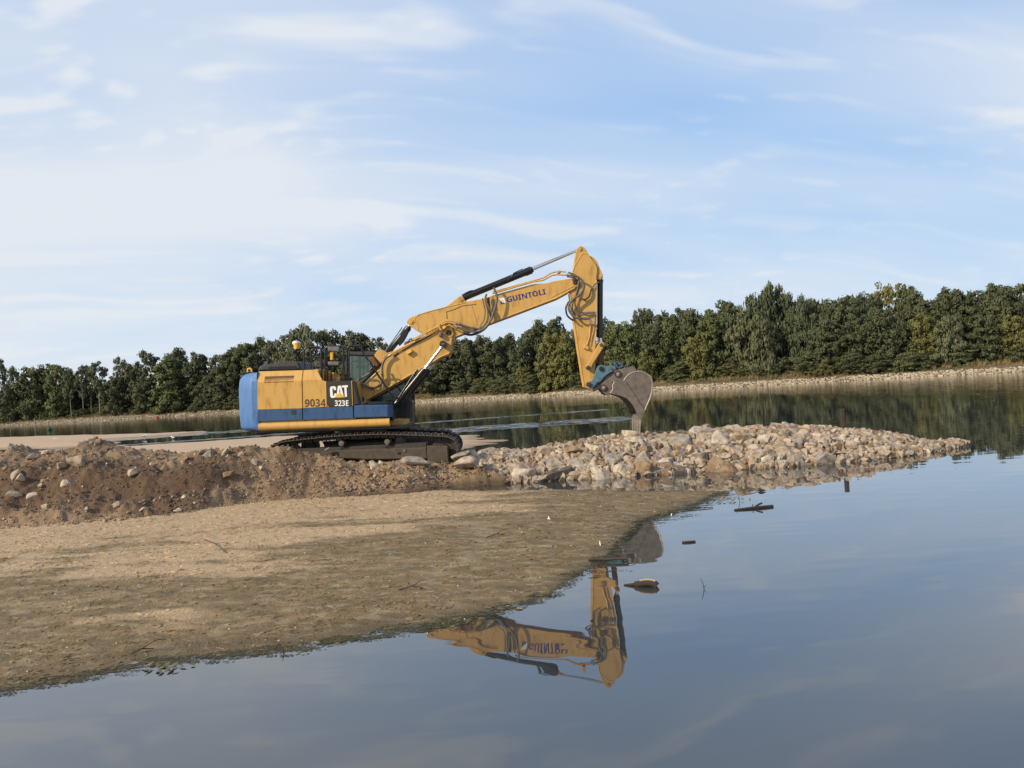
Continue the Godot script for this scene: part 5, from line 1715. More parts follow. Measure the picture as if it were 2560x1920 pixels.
	slab("red_mark", "red_mark", 1.387, 1.392, "red", root, 0.0)
	slab("rear_stripe", "stripe_rear", 1.20, 1.392, "blue", root, 0.008)
	slab("middle_stripe", "stripe_mid", 1.20, 1.392, "blue", root, 0.008)
	var tb := slab("toolbox", "toolbox", 0.62, 1.392, "blue", root, 0.025)
	slab("lid", "toolbox_top", 0.66, 1.34, "black", tb, 0.01)
	slab("latch", "latch", 1.39, 1.402, "decal_black", root, 0.004)
	# rounded lower rail
	var rp := P("rail")
	var rail := MB.new()
	var ra := PackedVector3Array()
	var prof := PackedVector2Array()
	for k in 13:
		var t := -PI * 0.5 + PI * k / 12.0
		prof.append(Vector2(cos(t) * 0.13, sin(t)))
	for k in 12:
		var corners := []
		for e in 2:
			var yt := rp[e].y
			var yb := rp[3 - e].y
			for u in [prof[k], prof[k + 1]]:
				corners.append(Vector3(rp[e].x, lerpf(yb, yt, u.y * 0.5 + 0.5), 1.275 + u.x))
				corners.append(Vector3(0, u.y, u.x / 0.13).normalized())
		rail.tri(corners[0], corners[2], corners[6], corners[1], corners[3], corners[7])
		rail.tri(corners[0], corners[6], corners[4], corners[1], corners[7], corners[5])
		for e in 2:
			var mid := Vector3(rp[e].x, (rp[e].y + rp[3 - e].y) * 0.5, 1.275)
			rail.flat(mid, corners[e * 4], corners[e * 4 + 2], Vector3.LEFT if e == 0 else Vector3.RIGHT)
	part("lower_rail", rail, M["yellow"], root)
	var under := MB.new()
	under.prism(P("underframe"), -1.3, 1.24, 0.02)
	under.box(Vector3(0.55, 1.18, 0.1), Vector3(0.85, 0.42, 1.0), 0.02)
	part("upper_frame", under, M["black"], root)
	slab("front_frame", "front_frame", -1.2, 0.5, "yellow", root, 0.02)
	slab("engine_hood", "hood", -0.85, 0.45, "dark_grey", root, 0.04)
	slab("hood_screen", "hood_panel", 0.44, 0.458, "black", root, 0.004)
	var ex := P("exhaust")
	var pipe_ := MB.new()
	pipe_.tube(bend(PackedVector3Array([Vector3(ex[3].x + 0.03, ex[3].y, 0), Vector3(ex[1].x - 0.03, ex[1].y - 0.06, 0), Vector3(ex[0].x, ex[0].y, 0), Vector3(ex[0].x - 0.09, ex[0].y + 0.02, 0)])), 0.045, 10)
	part("exhaust_pipe", pipe_, M["black"], root)
	slab("fuel_box", "tank_box", 0.0, 0.42, "yellow", root, 0.015)
	var tc := P("tank_cap")
	var cap := MB.new()
	cap.cone(Vector3((tc[0].x + tc[1].x) * 0.5, tc[2].y, 0.5), Vector3((tc[0].x + tc[1].x) * 0.5, tc[0].y, 0.5), 0.065, 0.06, 16)
	part("filler_cap", cap, M["yellow"], root)
	slab("step_bracket", "step_plate", 0.5, 0.7, "yellow", root, 0.01)
	slab("air_filter", "filter", -0.2, 0.12, "dark_grey", root, 0.04)
	for r in [["handrail", "rail_a", 1.15], ["handrail", "rail_b", 1.15], ["handrail", "rail_c", 0.42]]:
		var h := pipe(r[0], r[1], r[2], 0.024, "black", root, 1)
		if r[1] != "rail_c":
			pipe("crossbar", r[1] + "_mid", r[2], 0.021, "black", h, 1)
	var inner := MB.new()
	for q in [["rail_a", 0.55], ["rail_b", 0.55]]:
		inner.tube(V(q[0], q[1]), 0.017, 6)
	part("inner_handrail", inner, M["black"], root)
	slab("mirror", "mirror_up", 1.22, 1.30, "mid_grey", root, 0.02)
	slab("mirror", "mirror_low", 1.22, 1.30, "mid_grey", root, 0.02)
	pipe("mirror_arm", "mirror_arm", 1.19, 0.012, "black", root, 1)
	slab("beacon", "beacon", 1.20, 1.27, "orange", root, 0.012)
	var gt := P("gnss_top")
	var gx := (gt[0].x + gt[4].x) * 0.5
	var dome := MB.new()
	dome.cone(Vector3(gx, gt[0].y - 0.01, 1.0), Vector3(gx, gt[0].y + 0.012, 1.0), 0.10, 0.10, 20)
	dome.cone(Vector3(gx, gt[0].y + 0.012, 1.0), Vector3(gx, gt[2].y - 0.012, 1.0), 0.10, 0.075, 20)
	dome.cone(Vector3(gx, gt[2].y - 0.012, 1.0), Vector3(gx, gt[2].y, 1.0), 0.075, 0.03, 20)
	var gb := P("gnss_body")
	var gnss := MB.new()
	gnss.cone(Vector3(gx, gb[3].y, 1.0), Vector3(gx, gb[2].y, 1.0), 0.052, 0.06, 18)
	gnss.cone(Vector3(gx, gb[2].y, 1.0), Vector3(gx, gb[1].y, 1.0), 0.06, 0.096, 18)
	var rec := part("satellite_receiver", gnss, M["orange"], root)
	part("dome_cap", dome, M["white"], rec)
	var br := V("gnss_bracket", 1.0)
	br.append(V("rail_a", 1.15)[2])
	var brm := MB.new()
	brm.tube(br, 0.018, 6)
	part("receiver_bracket", brm, M["black"], root)
	# lettering
	var c := P("t_cat")
	cat_letters(root, c)
	slab("triangle_logo", "t_tri", 1.390, 1.3975, "yellow_bright", root, 0.0)
	c = P("t_model")
	lettering("model_number", "323E", c[3], c[2], c[1].y - c[2].y, 1.388, M["white"], root)
	c = P("t_num")
	lettering("fleet_number", "9034", c[3], c[2], c[1].y - c[2].y, 1.384, M["lettering_brown"], root, 700)

func cat_letters(root: Node, c: PackedVector2Array) -> void:   # heavy condensed capitals
	var x0 := c[0].x
	var y0 := c[3].y
	var w := c[1].x - c[0].x
	var h := c[0].y - c[3].y
	var at := func(u: float, v: float) -> Vector2:
		return Vector2(x0 + u * w, y0 + v * h + u * 0.008)
	var letters := {
		"C": [[0.0, 0.14], [0.06, 0.0], [0.26, 0.0], [0.34, 0.12], [0.34, 0.36], [0.22, 0.36], [0.22, 0.2], [0.19, 0.15], [0.14, 0.2], [0.14, 0.8], [0.18, 0.85], [0.22, 0.8], [0.22, 0.66], [0.34, 0.66], [0.34, 0.88], [0.27, 1.0], [0.07, 1.0], [0.0, 0.86]],
		"A": [[0.30, 0.0], [0.43, 0.0], [0.46, 0.22], [0.545, 0.52], [0.52, 0.86], [0.545, 0.86], [0.60, 0.52], [0.70, 0.22], [0.73, 0.0], [0.80, 0.0], [0.70, 1.0], [0.42, 1.0]],
		"T": [[0.80, 0.0], [0.92, 0.0], [0.92, 0.83], [1.0, 0.83], [1.0, 1.0], [0.67, 1.0], [0.67, 0.83], [0.80, 0.83]],
	}
	letters["A"] = [[0.33, 0.0], [0.45, 0.0], [0.475, 0.2], [0.60, 0.2], [0.625, 0.0], [0.745, 0.0], [0.625, 1.0], [0.45, 1.0]]
	for k in letters:
		var p := PackedVector2Array()
		for q in letters[k]:
			p.append(at.call(q[0], q[1]))
		var mb := MB.new()
		mb.prism(p, 1.387, {"C": 1.3925, "A": 1.3932, "T": 1.3939}[k])
		part("letter", mb, M["white"], root)
	var notch := MB.new()
	notch.prism(PackedVector2Array([at.call(0.505, 0.42), at.call(0.57, 0.42), at.call(0.54, 0.82)]), 1.388, 1.3945)
	part("letter_counter", notch, M["decal_black"], root)

func cab(root: Node) -> void:
	var roof := slab("cab", "cab_roof", -1.40, -0.33, "dark_grey", root, 0.03)
	slab("cab_wall", "cab_low", -1.38, -0.35, "black", roof, 0.02)
	slab("pillar", "cab_front", -0.42, -0.34, "black", roof, 0.01)
	slab("pillar", "cab_front", -1.39, -1.31, "black", roof, 0.01)
	slab("pillar", "cab_pillar", -0.44, -0.34, "dark_grey", roof, 0.01)
	slab("pillar", "cab_pillar", -1.39, -1.30, "dark_grey", roof, 0.01)
	slab("window", "cab_glass_rear", -0.376, -0.370, "glass", roof, 0.0)
	slab("window", "cab_glass_rear", -1.346, -1.340, "glass", roof, 0.0)
	slab("lower_window", "cab_window_low", -0.348, -0.342, "glass", roof, 0.0)
	slab("grab_bar", "cab_bar", -0.34, -0.31, "black", roof, 0.004)
	var c := P("cab_seat")
	var seat := MB.new()
	seat.box(Vector3(c[2].x - 0.05, c[2].y + 0.06, -0.87), Vector3(0.5, 0.16, 0.5), 0.04)
	seat.box(Vector3(c[3].x + 0.1, c[2].y + 0.42, -0.87), Vector3(0.14, 0.62, 0.46), 0.05)
	part("seat", seat, M["dark_grey"], roof)
	var cover := MB.new()
	cover.box(Vector3(c[1].x - 0.03, c[1].y - 0.05, -0.6), Vector3(0.10, 0.18, 0.12), 0.02)
	part("red_console", cover, M["red"], roof)
	var back := MB.new()
	back.prism(PackedVector2Array([Vector2(-0.20, 1.5), Vector2(-0.17, 1.5), Vector2(-0.17, 2.66), Vector2(-0.20, 2.66)]), -1.3, -0.45)
	part("rear_window", back, M["glass"], roof)

func edge_lip(called: String, key: String, z: float, r: float, parent: Node, both := true) -> void:
	var mb := MB.new()
	mb.tube(V(key, z), r, 6)
	if both:
		mb.tube(V(key, -z), r, 6)
	part(called, mb, M["yellow"], parent)

func cylinder(called: String, a: Vector3, b: Vector3, c: Vector3, r: float, rod_r: float, root: Node) -> MeshInstance3D:   # barrel a-b, rod b-c
	var mb := MB.new()
	var d := (b - a).normalized()
	mb.cone(a, b, r, r, 18)
	mb.cone(b - d * 0.16, b + d * 0.02, r * 1.16, r * 1.16, 18)
	mb.cone(b + d * 0.02, b + d * 0.06, r * 0.9, r * 0.8, 16)
	mb.cone(a - d * 0.02, a + d * 0.05, r * 1.1, r * 1.1, 18)
	var o := part(called, mb, M["black"], root)
	var rod := MB.new()
	rod.cone(b, c, rod_r, rod_r, 14)
	part("rod", rod, M["chrome"], o)
	return o

func boom(root: Node) -> void:
	var low := MB.new()
	low.prism(rounded(P("boom_low")), -0.26, 0.26, 0.012)
	var bl := part("lower_boom", low, M["yellow"], root)
	edge_lip("weld_lip", "boom_low_edge", 0.252, 0.022, bl)
	edge_lip("weld_lip", "boom_low_top", 0.252, 0.016, bl)
	slab("cylinder_guard", "guard", -0.2, 0.24, "yellow", bl, 0.01)
	slab("guard_mouth", "guard_dark", -0.18, 0.215, "rust", bl, 0.004)
	slab("recess", "boom_slot", 0.255, 0.266, "black", bl, 0.002)
	slab("recess", "boom_slot2", 0.255, 0.266, "black", bl, 0.002)
	slab("yellow_bracket", "boom_block", 0.262, 0.36, "yellow_bright", bl, 0.008)
	boss("pivot_pin", P("pin_va")[0], -0.27, 0.285, 0.065, "dark_steel", bl)
	boss("pivot_boss", P("pin_va")[0], -0.265, 0.272, 0.115, "yellow", bl)
	boss("foot_pin", P("foot_pin")[0], -0.3, 0.3, 0.09, "dark_steel", bl)
	var up := MB.new()
	up.prism(rounded(P("boom_up")), -0.215, 0.215, 0.012)
	var bu := part("upper_boom", up, M["yellow"], root)
	edge_lip("weld_lip", "boom_up_edge", 0.207, 0.020, bu)
	edge_lip("weld_lip", "boom_up_rib", 0.213, 0.014, bu)
	edge_lip("weld_lip", "boom_up_arc", 0.213, 0.013, bu)
	pipe("grease_line", "boom_up_line", 0.222, 0.006, "grille_brown", bu, 1)
	pipe("plate_seam", "boom_up_seam", 0.2145, 0.0045, "grille_brown", bu, 1)
	pipe("plate_seam", "boom_up_seam2", 0.2145, 0.0035, "yellow", bu, 1)
	for k in [["pin_va2", 0.06], ["pin_sc", 0.05]]:
		boss("pivot_pin", P(k[0])[0], -0.235, 0.235, k[1], "yellow", bu)
	boss("pivot_boss", P("pin_stick")[0], -0.225, 0.232, 0.105, "yellow", bu)
	boss("pivot_pin", P("pin_stick")[0], -0.24, 0.25, 0.055, "dark_steel", bu)
	# name on the boom
	var c := P("t_company")
	var along_ := (c[1] - c[0]).normalized()
	lettering("boom_lettering", "GUINTOLI", c[0], c[1], (c[3] - c[0]).length() * 0.98, 0.2185, M["lettering_blue"], bu)
	var lg := P("logo")
	var lm := MB.new()
	lm.prism(lg, 0.2155, 0.2185)
	var logo := part("logo_plate", lm, M["white"], bu)
	var leaf := MB.new()
	leaf.prism(PackedVector2Array([lg[0].lerp(lg[3], 0.25), lg[3], lg[2].lerp(lg[3], 0.12), lg[3].lerp(lg[2], 0.45).lerp(lg[0], 0.3)]), 0.216, 0.2205)
	part("logo_mark", leaf, M["lettering_blue"], logo)
	var leaf2 := MB.new()
	leaf2.prism(PackedVector2Array([lg[0].lerp(lg[1], 0.08), lg[0].lerp(lg[2], 0.32).lerp(lg[1], 0.10), lg[0].lerp(lg[2], 0.80), lg[0].lerp(lg[2], 0.52).lerp(lg[3], 0.16)]), 0.216, 0.2215)
	part("logo_mark", leaf2, M["yellow"], logo)
	# cylinders
	var b := P("bc_barrel")
	var r := P("bc_rod")
	for z in [0.47, -0.47]:
		var o := cylinder("boom_cylinder", Vector3(b[0].x, b[0].y, z), Vector3(b[1].x, b[1].y, z), Vector3(r[1].x, r[1].y, z), 0.072, 0.042, root)
		boss("rod_eye", P("pin_bc")[0], minf(z, z * 0.55), maxf(z, z * 0.55) + (0.07 if z > 0 else 0.0), 0.085, "decal_black", o)
		var pp := V("bc_pipe", z + 0.06)
		var pm := MB.new()
		pm.tube(pp, 0.022, 8)
		part("oil_pipe", pm, M["black"], o)
		if z > 0.0:
			var e := P("pin_bc")[0]
			for k in 3:
				var dot := MB.new()
				var t := TAU * k / 3.0 + 0.5
				dot.cone(Vector3(e.x + cos(t) * 0.028, e.y + sin(t) * 0.028, z + 0.07), Vector3(e.x + cos(t) * 0.028, e.y + sin(t) * 0.028, z + 0.088), 0.011, 0.009, 8)
				part("bolt", dot, M["chrome"], o)
	var v := P("va_barrel")
	var vr := P("va_rod")
	var va := cylinder("knuckle_cylinder", Vector3(v[0].x, v[0].y, 0.02), Vector3(v[1].x, v[1].y, 0.02), Vector3(vr[1].x, vr[1].y, 0.02), 0.072, 0.05, root)
	pipe("highlight_pipe", "va_highlight", 0.10, 0.014, "mid_grey", va, 1)  # slim grey tube added in place of the bright highlight along the barrel
	slab("valve_block", "va_block", -0.02, 0.13, "black", va, 0.02)
	v = P("sc_barrel")
	var sr := P("sc_rod")
	var sc := cylinder("stick_cylinder", Vector3(v[0].x, v[0].y, 0), Vector3(P("sc_head")[1].x, P("sc_head")[1].y, 0), Vector3(sr[1].x, sr[1].y, 0), 0.083, 0.036, root)
	pipe("oil_pipe", "sc_pipe", 0.05, 0.018, "black", sc, 2)
	pipe("oil_pipe", "sc_pipe2", 0.08, 0.014, "black", sc, 2)
	pipe("sensor_wire", "sc_line", 0.02, 0.005, "mid_grey", sc, 1)
	# lugs where the stick cylinder stands on the boom
	pipe("steel_pipe", "pipe_top1", 0.26, 0.020, "yellow", bu, 1)
	pipe("steel_pipe", "pipe_top2", 0.10, 0.018, "yellow", bu, 1)
	slab("pipe_clamp", "block5", 0.06, 0.30, "yellow", bu, 0.01)
	pipe("steel_pipe", "pipe1", 0.31, 0.020, "yellow", bl, 1)
	pipe("steel_pipe", "pipe_up1", 0.31, 0.018, "yellow", bl, 1)
	pipe("steel_pipe", "pipe_up2", 0.34, 0.020, "yellow", bl, 1)
	pipe("steel_pipe", "pipe_up3", 0.33, 0.016, "yellow", bl, 1)
	slab("pipe_clamp", "block1", 0.26, 0.40, "yellow", bl, 0.012)
	slab("pipe_clamp", "block2", 0.26, 0.40, "yellow_bright", bl, 0.012)
	slab("work_lamp", "block3", 0.27, 0.40, "mid_grey", bl, 0.03)

func stick_and_bucket(root: Node) -> void:
	var mb := MB.new()
	mb.prism(rounded(P("stick")), -0.165, 0.165, 0.01)
	var st := part("stick", mb, M["yellow"], root)
	edge_lip("weld_lip", "stick_left", 0.158, 0.020, st)
	edge_lip("weld_lip", "stick_right", 0.160, 0.014, st)
	edge_lip("weld_lip", "stick_arc", 0.164, 0.012, st)
	slab("cylinder_lug", "stick_lug", -0.11, 0.11, "yellow", st, 0.012)
	boss("pivot_pin", P("pin_stick_top")[0], -0.18, 0.182, 0.05, "yellow", st)
	boss("pivot_pin", P("pin_bk")[0], -0.13, 0.13, 0.045, "yellow", st)
	pipe("steel_pipe", "pipe_st1", 0.20, 0.018, "yellow", st, 2)
	pipe("steel_pipe", "pipe_st2", 0.19, 0.010, "yellow", st, 1)
	slab("hose_fitting", "block4", 0.165, 0.24, "yellow", st, 0.01)
	var b := P("bk_barrel")
	var r := P("bk_rod")
	cylinder("bucket_cylinder", Vector3(b[0].x, b[0].y, 0), Vector3(b[1].x, b[1].y, 0), Vector3(r[1].x, r[1].y, 0), 0.072, 0.04, root)
	var pins := P("link_pins")
	for z in [0.25, -0.28]:
		var lk := MB.new()
		lk.prism(rounded(P("link")), z - 0.03, z + 0.03, 0.008)
		var o := part("tipping_link", lk, M["yellow"], root)
		boss("link_pin", pins[0], z - 0.04, z + 0.045, 0.045, "rust" if z > 0 else "dark_steel", o)
		boss("link_pin", pins[1], z - 0.04, z + 0.045, 0.055, "dark_steel", o)
	slab("power_link", "hlink", -0.13, 0.13, "rust", root, 0.01)
	var cp := MB.new()
	for z in [0.24, -0.27]:
		cp.prism(rounded(P("coupler")), z - 0.02, z + 0.03, 0.008)
	cp.prism(P("coupler_low"), -0.20, 0.20, 0.01)
	var q := part("quick_coupler", cp, M["coupler_blue"], root)
	slab("hook", "coupler_hook", -0.26, 0.285, "hook_blue", q, 0.01)
	var lower := MB.new()
	lower.prism(P("coupler_low"), 0.20, 0.235, 0.006)
	part("lower_jaw", lower, M["dark_steel"], q)
	boss("coupler_pin", pins[2], -0.3, 0.31, 0.055, "dark_steel", q)
	boss("coupler_pin", pins[3], -0.3, 0.31, 0.055, "black", q)
	boss("bolt", pins[4], -0.28, 0.285, 0.022, "black", q)
	boss("bolt", pins[7], -0.28, 0.285, 0.03, "rust", q)
	var ring := MB.new()
	var c := P("coupler_ring")[0]
	var loop := PackedVector3Array()
	for k in 17:
		var t := TAU * k / 16.0
		loop.append(Vector3(c.x + cos(t) * 0.10, c.y + sin(t) * 0.068 + cos(t) * -0.02, 0.0))
	ring.tube(loop, 0.018, 7)
	part("lifting_ring", ring, M["hook_blue"], q)
	# bucket
	var shell := MB.new()
	var back := bend2(P("bucket_back"), 4)
	shell.ribbon(back, -0.575, 0.575)
	var inner := PackedVector2Array()
	var mid := Vector2(7.0, 1.25)
	for p in back:
		inner.append(p + (mid - p).normalized() * 0.03)
	shell.ribbon(inner, -0.575, 0.575)
	var bk := part("bucket", shell, M["bucket_steel"], root)
	for z in [0.575, -0.61]:
		var side := MB.new()
		side.prism(rounded(P("bucket_side")), z, z + 0.035, 0.006)
		var o := part("side_plate", side, M["bucket_steel"], bk)
		var wedge := MB.new()
		var zw: float = z + 0.035 if z > 0 else z - 0.022
		wedge.prism(P("bucket_wedge"), zw, zw + 0.022, 0.006)
		part("wear_plate", wedge, M["bucket_steel"], o)
		var rim := MB.new()
		rim.tube(bend(V("bucket_rim", z + (0.03 if z > 0 else 0.005)), 3), 0.017, 6)
		rim.tube(V("bucket_lip2", zw + 0.012), 0.016, 6)
		part("edge_bead", rim, M["worn_steel"], o)
	for z in [0.28, -0.32]:
		var ear := MB.new()
		ear.prism(rounded(P("ear")), z, z + 0.045, 0.008)
		var o := part("hanger_plate", ear, M["bucket_steel"], bk)
		for k in [5, 6]:
			boss("bucket_pin", pins[k], z - 0.02, z + 0.075, 0.085, "dark_steel", o)
			boss("pin_cap", pins[k], z + 0.04, z + 0.088, 0.045, "worn_steel", o)
	var lp := P("lip")
	var lip := MB.new()
	var tl := P("tooth")
	lip.prism(PackedVector2Array([back[back.size() - 1] + Vector2(0.02, 0.05), back[back.size() - 1] + Vector2(-0.03, 0.08), tl[0] + Vector2(0.0, -0.03), tl[1] + Vector2(0.0, -0.04)]), -0.575, 0.575, 0.006)
	part("lip", lip, M["bucket_steel"], bk)
	for k in 5:
		var z := -0.56 + k * 0.28
		var tooth := MB.new()
		tooth.prism(P("tooth"), z - 0.035, z + 0.035, 0.006)
		part("tooth", tooth, M["worn_steel"], bk)

func hoses(root: Node) -> void:
	for h in [["hose1", 0.36, 0.030, "hose_grey"], ["hose2", 0.60, 0.024, "black"], ["hose3", 0.20, 0.028, "hose_grey"], ["hose3b", 0.14, 0.026, "black"], ["hose3c", 0.22, 0.022, "yellow"], ["hose4", 0.34, 0.026, "hose_grey"], ["hose5", 0.40, 0.026, "hose_grey"], ["hose6", 0.30, 0.030, "black"], ["hose7", 0.27, 0.014, "hose_grey"], ["hose8", 0.28, 0.014, "hose_grey"], ["hose9", 0.36, 0.028, "hose_grey"], ["hose10", 0.26, 0.018, "hose_grey"], ["hose11", 0.24, 0.016, "hose_grey"], ["hose12", 0.32, 0.022, "black"], ["hose13", 0.22, 0.018, "hose_grey"]]:
		pipe("hose", h[0], h[1], h[2], h[3], root, 6)
	for h in [["hose4", 0], ["hose5", 0], ["hose9", 0], ["hose9", 11], ["hose1", 0]]:
		var p := P(h[0])
		var k: int = mini(h[1], p.size() - 1)
		var z: float = {"hose4": 0.34, "hose5": 0.40, "hose9": 0.36, "hose1": 0.36}[h[0]]
		var d := (p[mini(k + 1, p.size() - 1)] - p[maxi(k - 1, 0)]).normalized() * 0.05
		var f := MB.new()
		f.cone(Vector3(p[k].x - d.x, p[k].y - d.y, z), Vector3(p[k].x + d.x, p[k].y + d.y, z), 0.036, 0.036, 10)
		part("hose_coupling", f, M["worn_steel"], root)

# ---------------------------------------------------------------- single rocks and flotsam
func boulders() -> void:
	var list := [
		["large pale pitted block beside the front end of the excavator's track", -1.21, 0.48, -17.2, 0.27, 0.14, 0.22, "stone_pink", 0.0],
		["flat tan slab lying on the pale block by the excavator's track", -1.29, 0.66, -17.35, 0.21, 0.075, 0.2, "stone_tan", 0.2],
		["big tan rock with a shaded right side, highest on the bank's left slope", -9.47, 1.05, -16.6, 0.16, 0.18, 0.16, "stone_tan", 0.5],
		["pale grey rock below the bank's crest, left of the excavator's tail", -6.66, 1.03, -16.7, 0.16, 0.12, 0.14, "stone_grey", 0.3],
		["grey squared rock at the bank's foot near the left edge of the photo", -10.17, 0.5, -15.6, 0.14, 0.11, 0.13, "stone_grey", 0.1],
		["pale low rock at the bank's foot, right of the grey squared rock", -9.86, 0.47, -15.6, 0.13, 0.08, 0.1, "stone_pale", 0.2],
		["narrow upright slab stuck in the dark earth at the bank's left end", -10.52, 0.89, -16.2, 0.06, 0.15, 0.12, "stone_tan", -0.5],
		["brown pyramid-shaped rock on the dark earth slope", -6.12, 0.61, -16.3, 0.15, 0.11, 0.13, "stone_brown", 0.4],
		["bright pinkish-white rock among the small stones of the slope", -8.11, 0.77, -16.2, 0.11, 0.10, 0.09, "stone_pink", 0.4],
		["rounded pale rock low in the dark earth slope", -9.34, 0.67, -15.9, 0.13, 0.075, 0.11, "stone_pale", 0.1],
		["tan rock lying on the sand at the bank's foot", -7.95, 0.25, -15.2, 0.12, 0.08, 0.09, "stone_tan", 0.3],
		["tilted pale flake on the bank's crest, just left of the tail", -6.37, 1.02, -16.9, 0.05, 0.11, 0.09, "stone_pale", -0.6],
		["white-blotched rock on the bank below the track's middle", -3.14, 0.51, -16.9, 0.14, 0.12, 0.11, "stone_pale", 0.2],
		["long grey slab half buried below the track's front roller", -2.19, 0.56, -17.15, 0.30, 0.10, 0.14, "stone_grey", -0.15],
		["small rounded pale rock on the bank below the long grey slab", -2.62, 0.42, -16.8, 0.11, 0.085, 0.1, "stone_tan", 0.1],
		["small flat stone resting on the excavator's track frame", -4.35, 0.945, -17.7, 0.08, 0.045, 0.06, "stone_grey", 0.5],
		["yellowish stone at the waterline in the middle of the jetty", 4.56, 0.06, -17.0, 0.19, 0.075, 0.12, "stone_yellow", 0.0],
		["long brown boulder on the jetty's crest right below the bucket teeth", 2.62, 0.64, -19.2, 0.44, 0.16, 0.3, "stone_brown", 0.15],
		["big rounded grey boulder on the jetty right of the bucket", 4.04, 0.40, -18.6, 0.30, 0.15, 0.26, "stone_grey", 0.1],
		["long flat tan slab high on the middle of the jetty", 5.4, 0.5, -18.35, 0.52, 0.10, 0.3, "stone_tan", 0.06],
		["broad pinkish rock at the jetty's foot, right of the yellowish stone", 5.31, 0.16, -17.35, 0.32, 0.17, 0.25, "stone_pink", 0.1],
		["rounded blue-grey rock under the long flat slab", 4.73, 0.47, -17.85, 0.16, 0.11, 0.14, "stone_grey", 0.0],
		["broad white rock at the jetty's waterline left of the yellowish stone", 3.64, 0.10, -17.15, 0.27, 0.10, 0.2, "stone_pale", 0.05],
		["black angular rock at the waterline of the jetty's left half", 0.33, 0.14, -17.15, 0.13, 0.14, 0.12, "stone_dark", 0.3],
		["large pale boulder on the jetty's crest left of the bucket teeth", 2.1, 0.64, -19.35, 0.28, 0.18, 0.24, "stone_pale", 0.1],
		["thin flat slab low on the jetty's right half", 7.41, 0.16, -17.4, 0.30, 0.08, 0.2, "stone_tan", 0.05],
	]
	for i in list.size():
		var b: Array = list[i]
		var o := put("boulder", rock_mesh(200 + i, 2), M[b[7]])
		tag(o, b[0], "rock")
		var at := Vector3(b[1], b[2], b[3])
		if i > 1 and i < 15:   # let it rest on the slope
			at = on_slope(at)
			at.y += b[5] * 0.3
		o.transform = Transform3D(Basis(Vector3.BACK, b[8]) * Basis.from_scale(Vector3(b[4], b[5] * 1.05, b[6]) * (1.2 if i < 15 else 1.15)), at)

func on_slope(p: Vector3) -> Vector3:   # the place on the bank's face at the height and side of p
	var eye := Vector3(0, 2.1, 0)
	var t := 0.80
	while t < 1.15:
		var q := eye.lerp(p, t)
		if q.y < maxf(bank_height(q.x, q.z), spit_height(q.x, q.z)):
			return q
		t += 0.004
	return p

func stick_line(pts: Array, r: float, r_end: float, sides := 7) -> MB:
	var mb := MB.new()
	var p := PackedVector3Array()
	for q in pts:
		p.append(q)
	mb.tube(bend(p, 4), r, sides, r_end)
	return mb

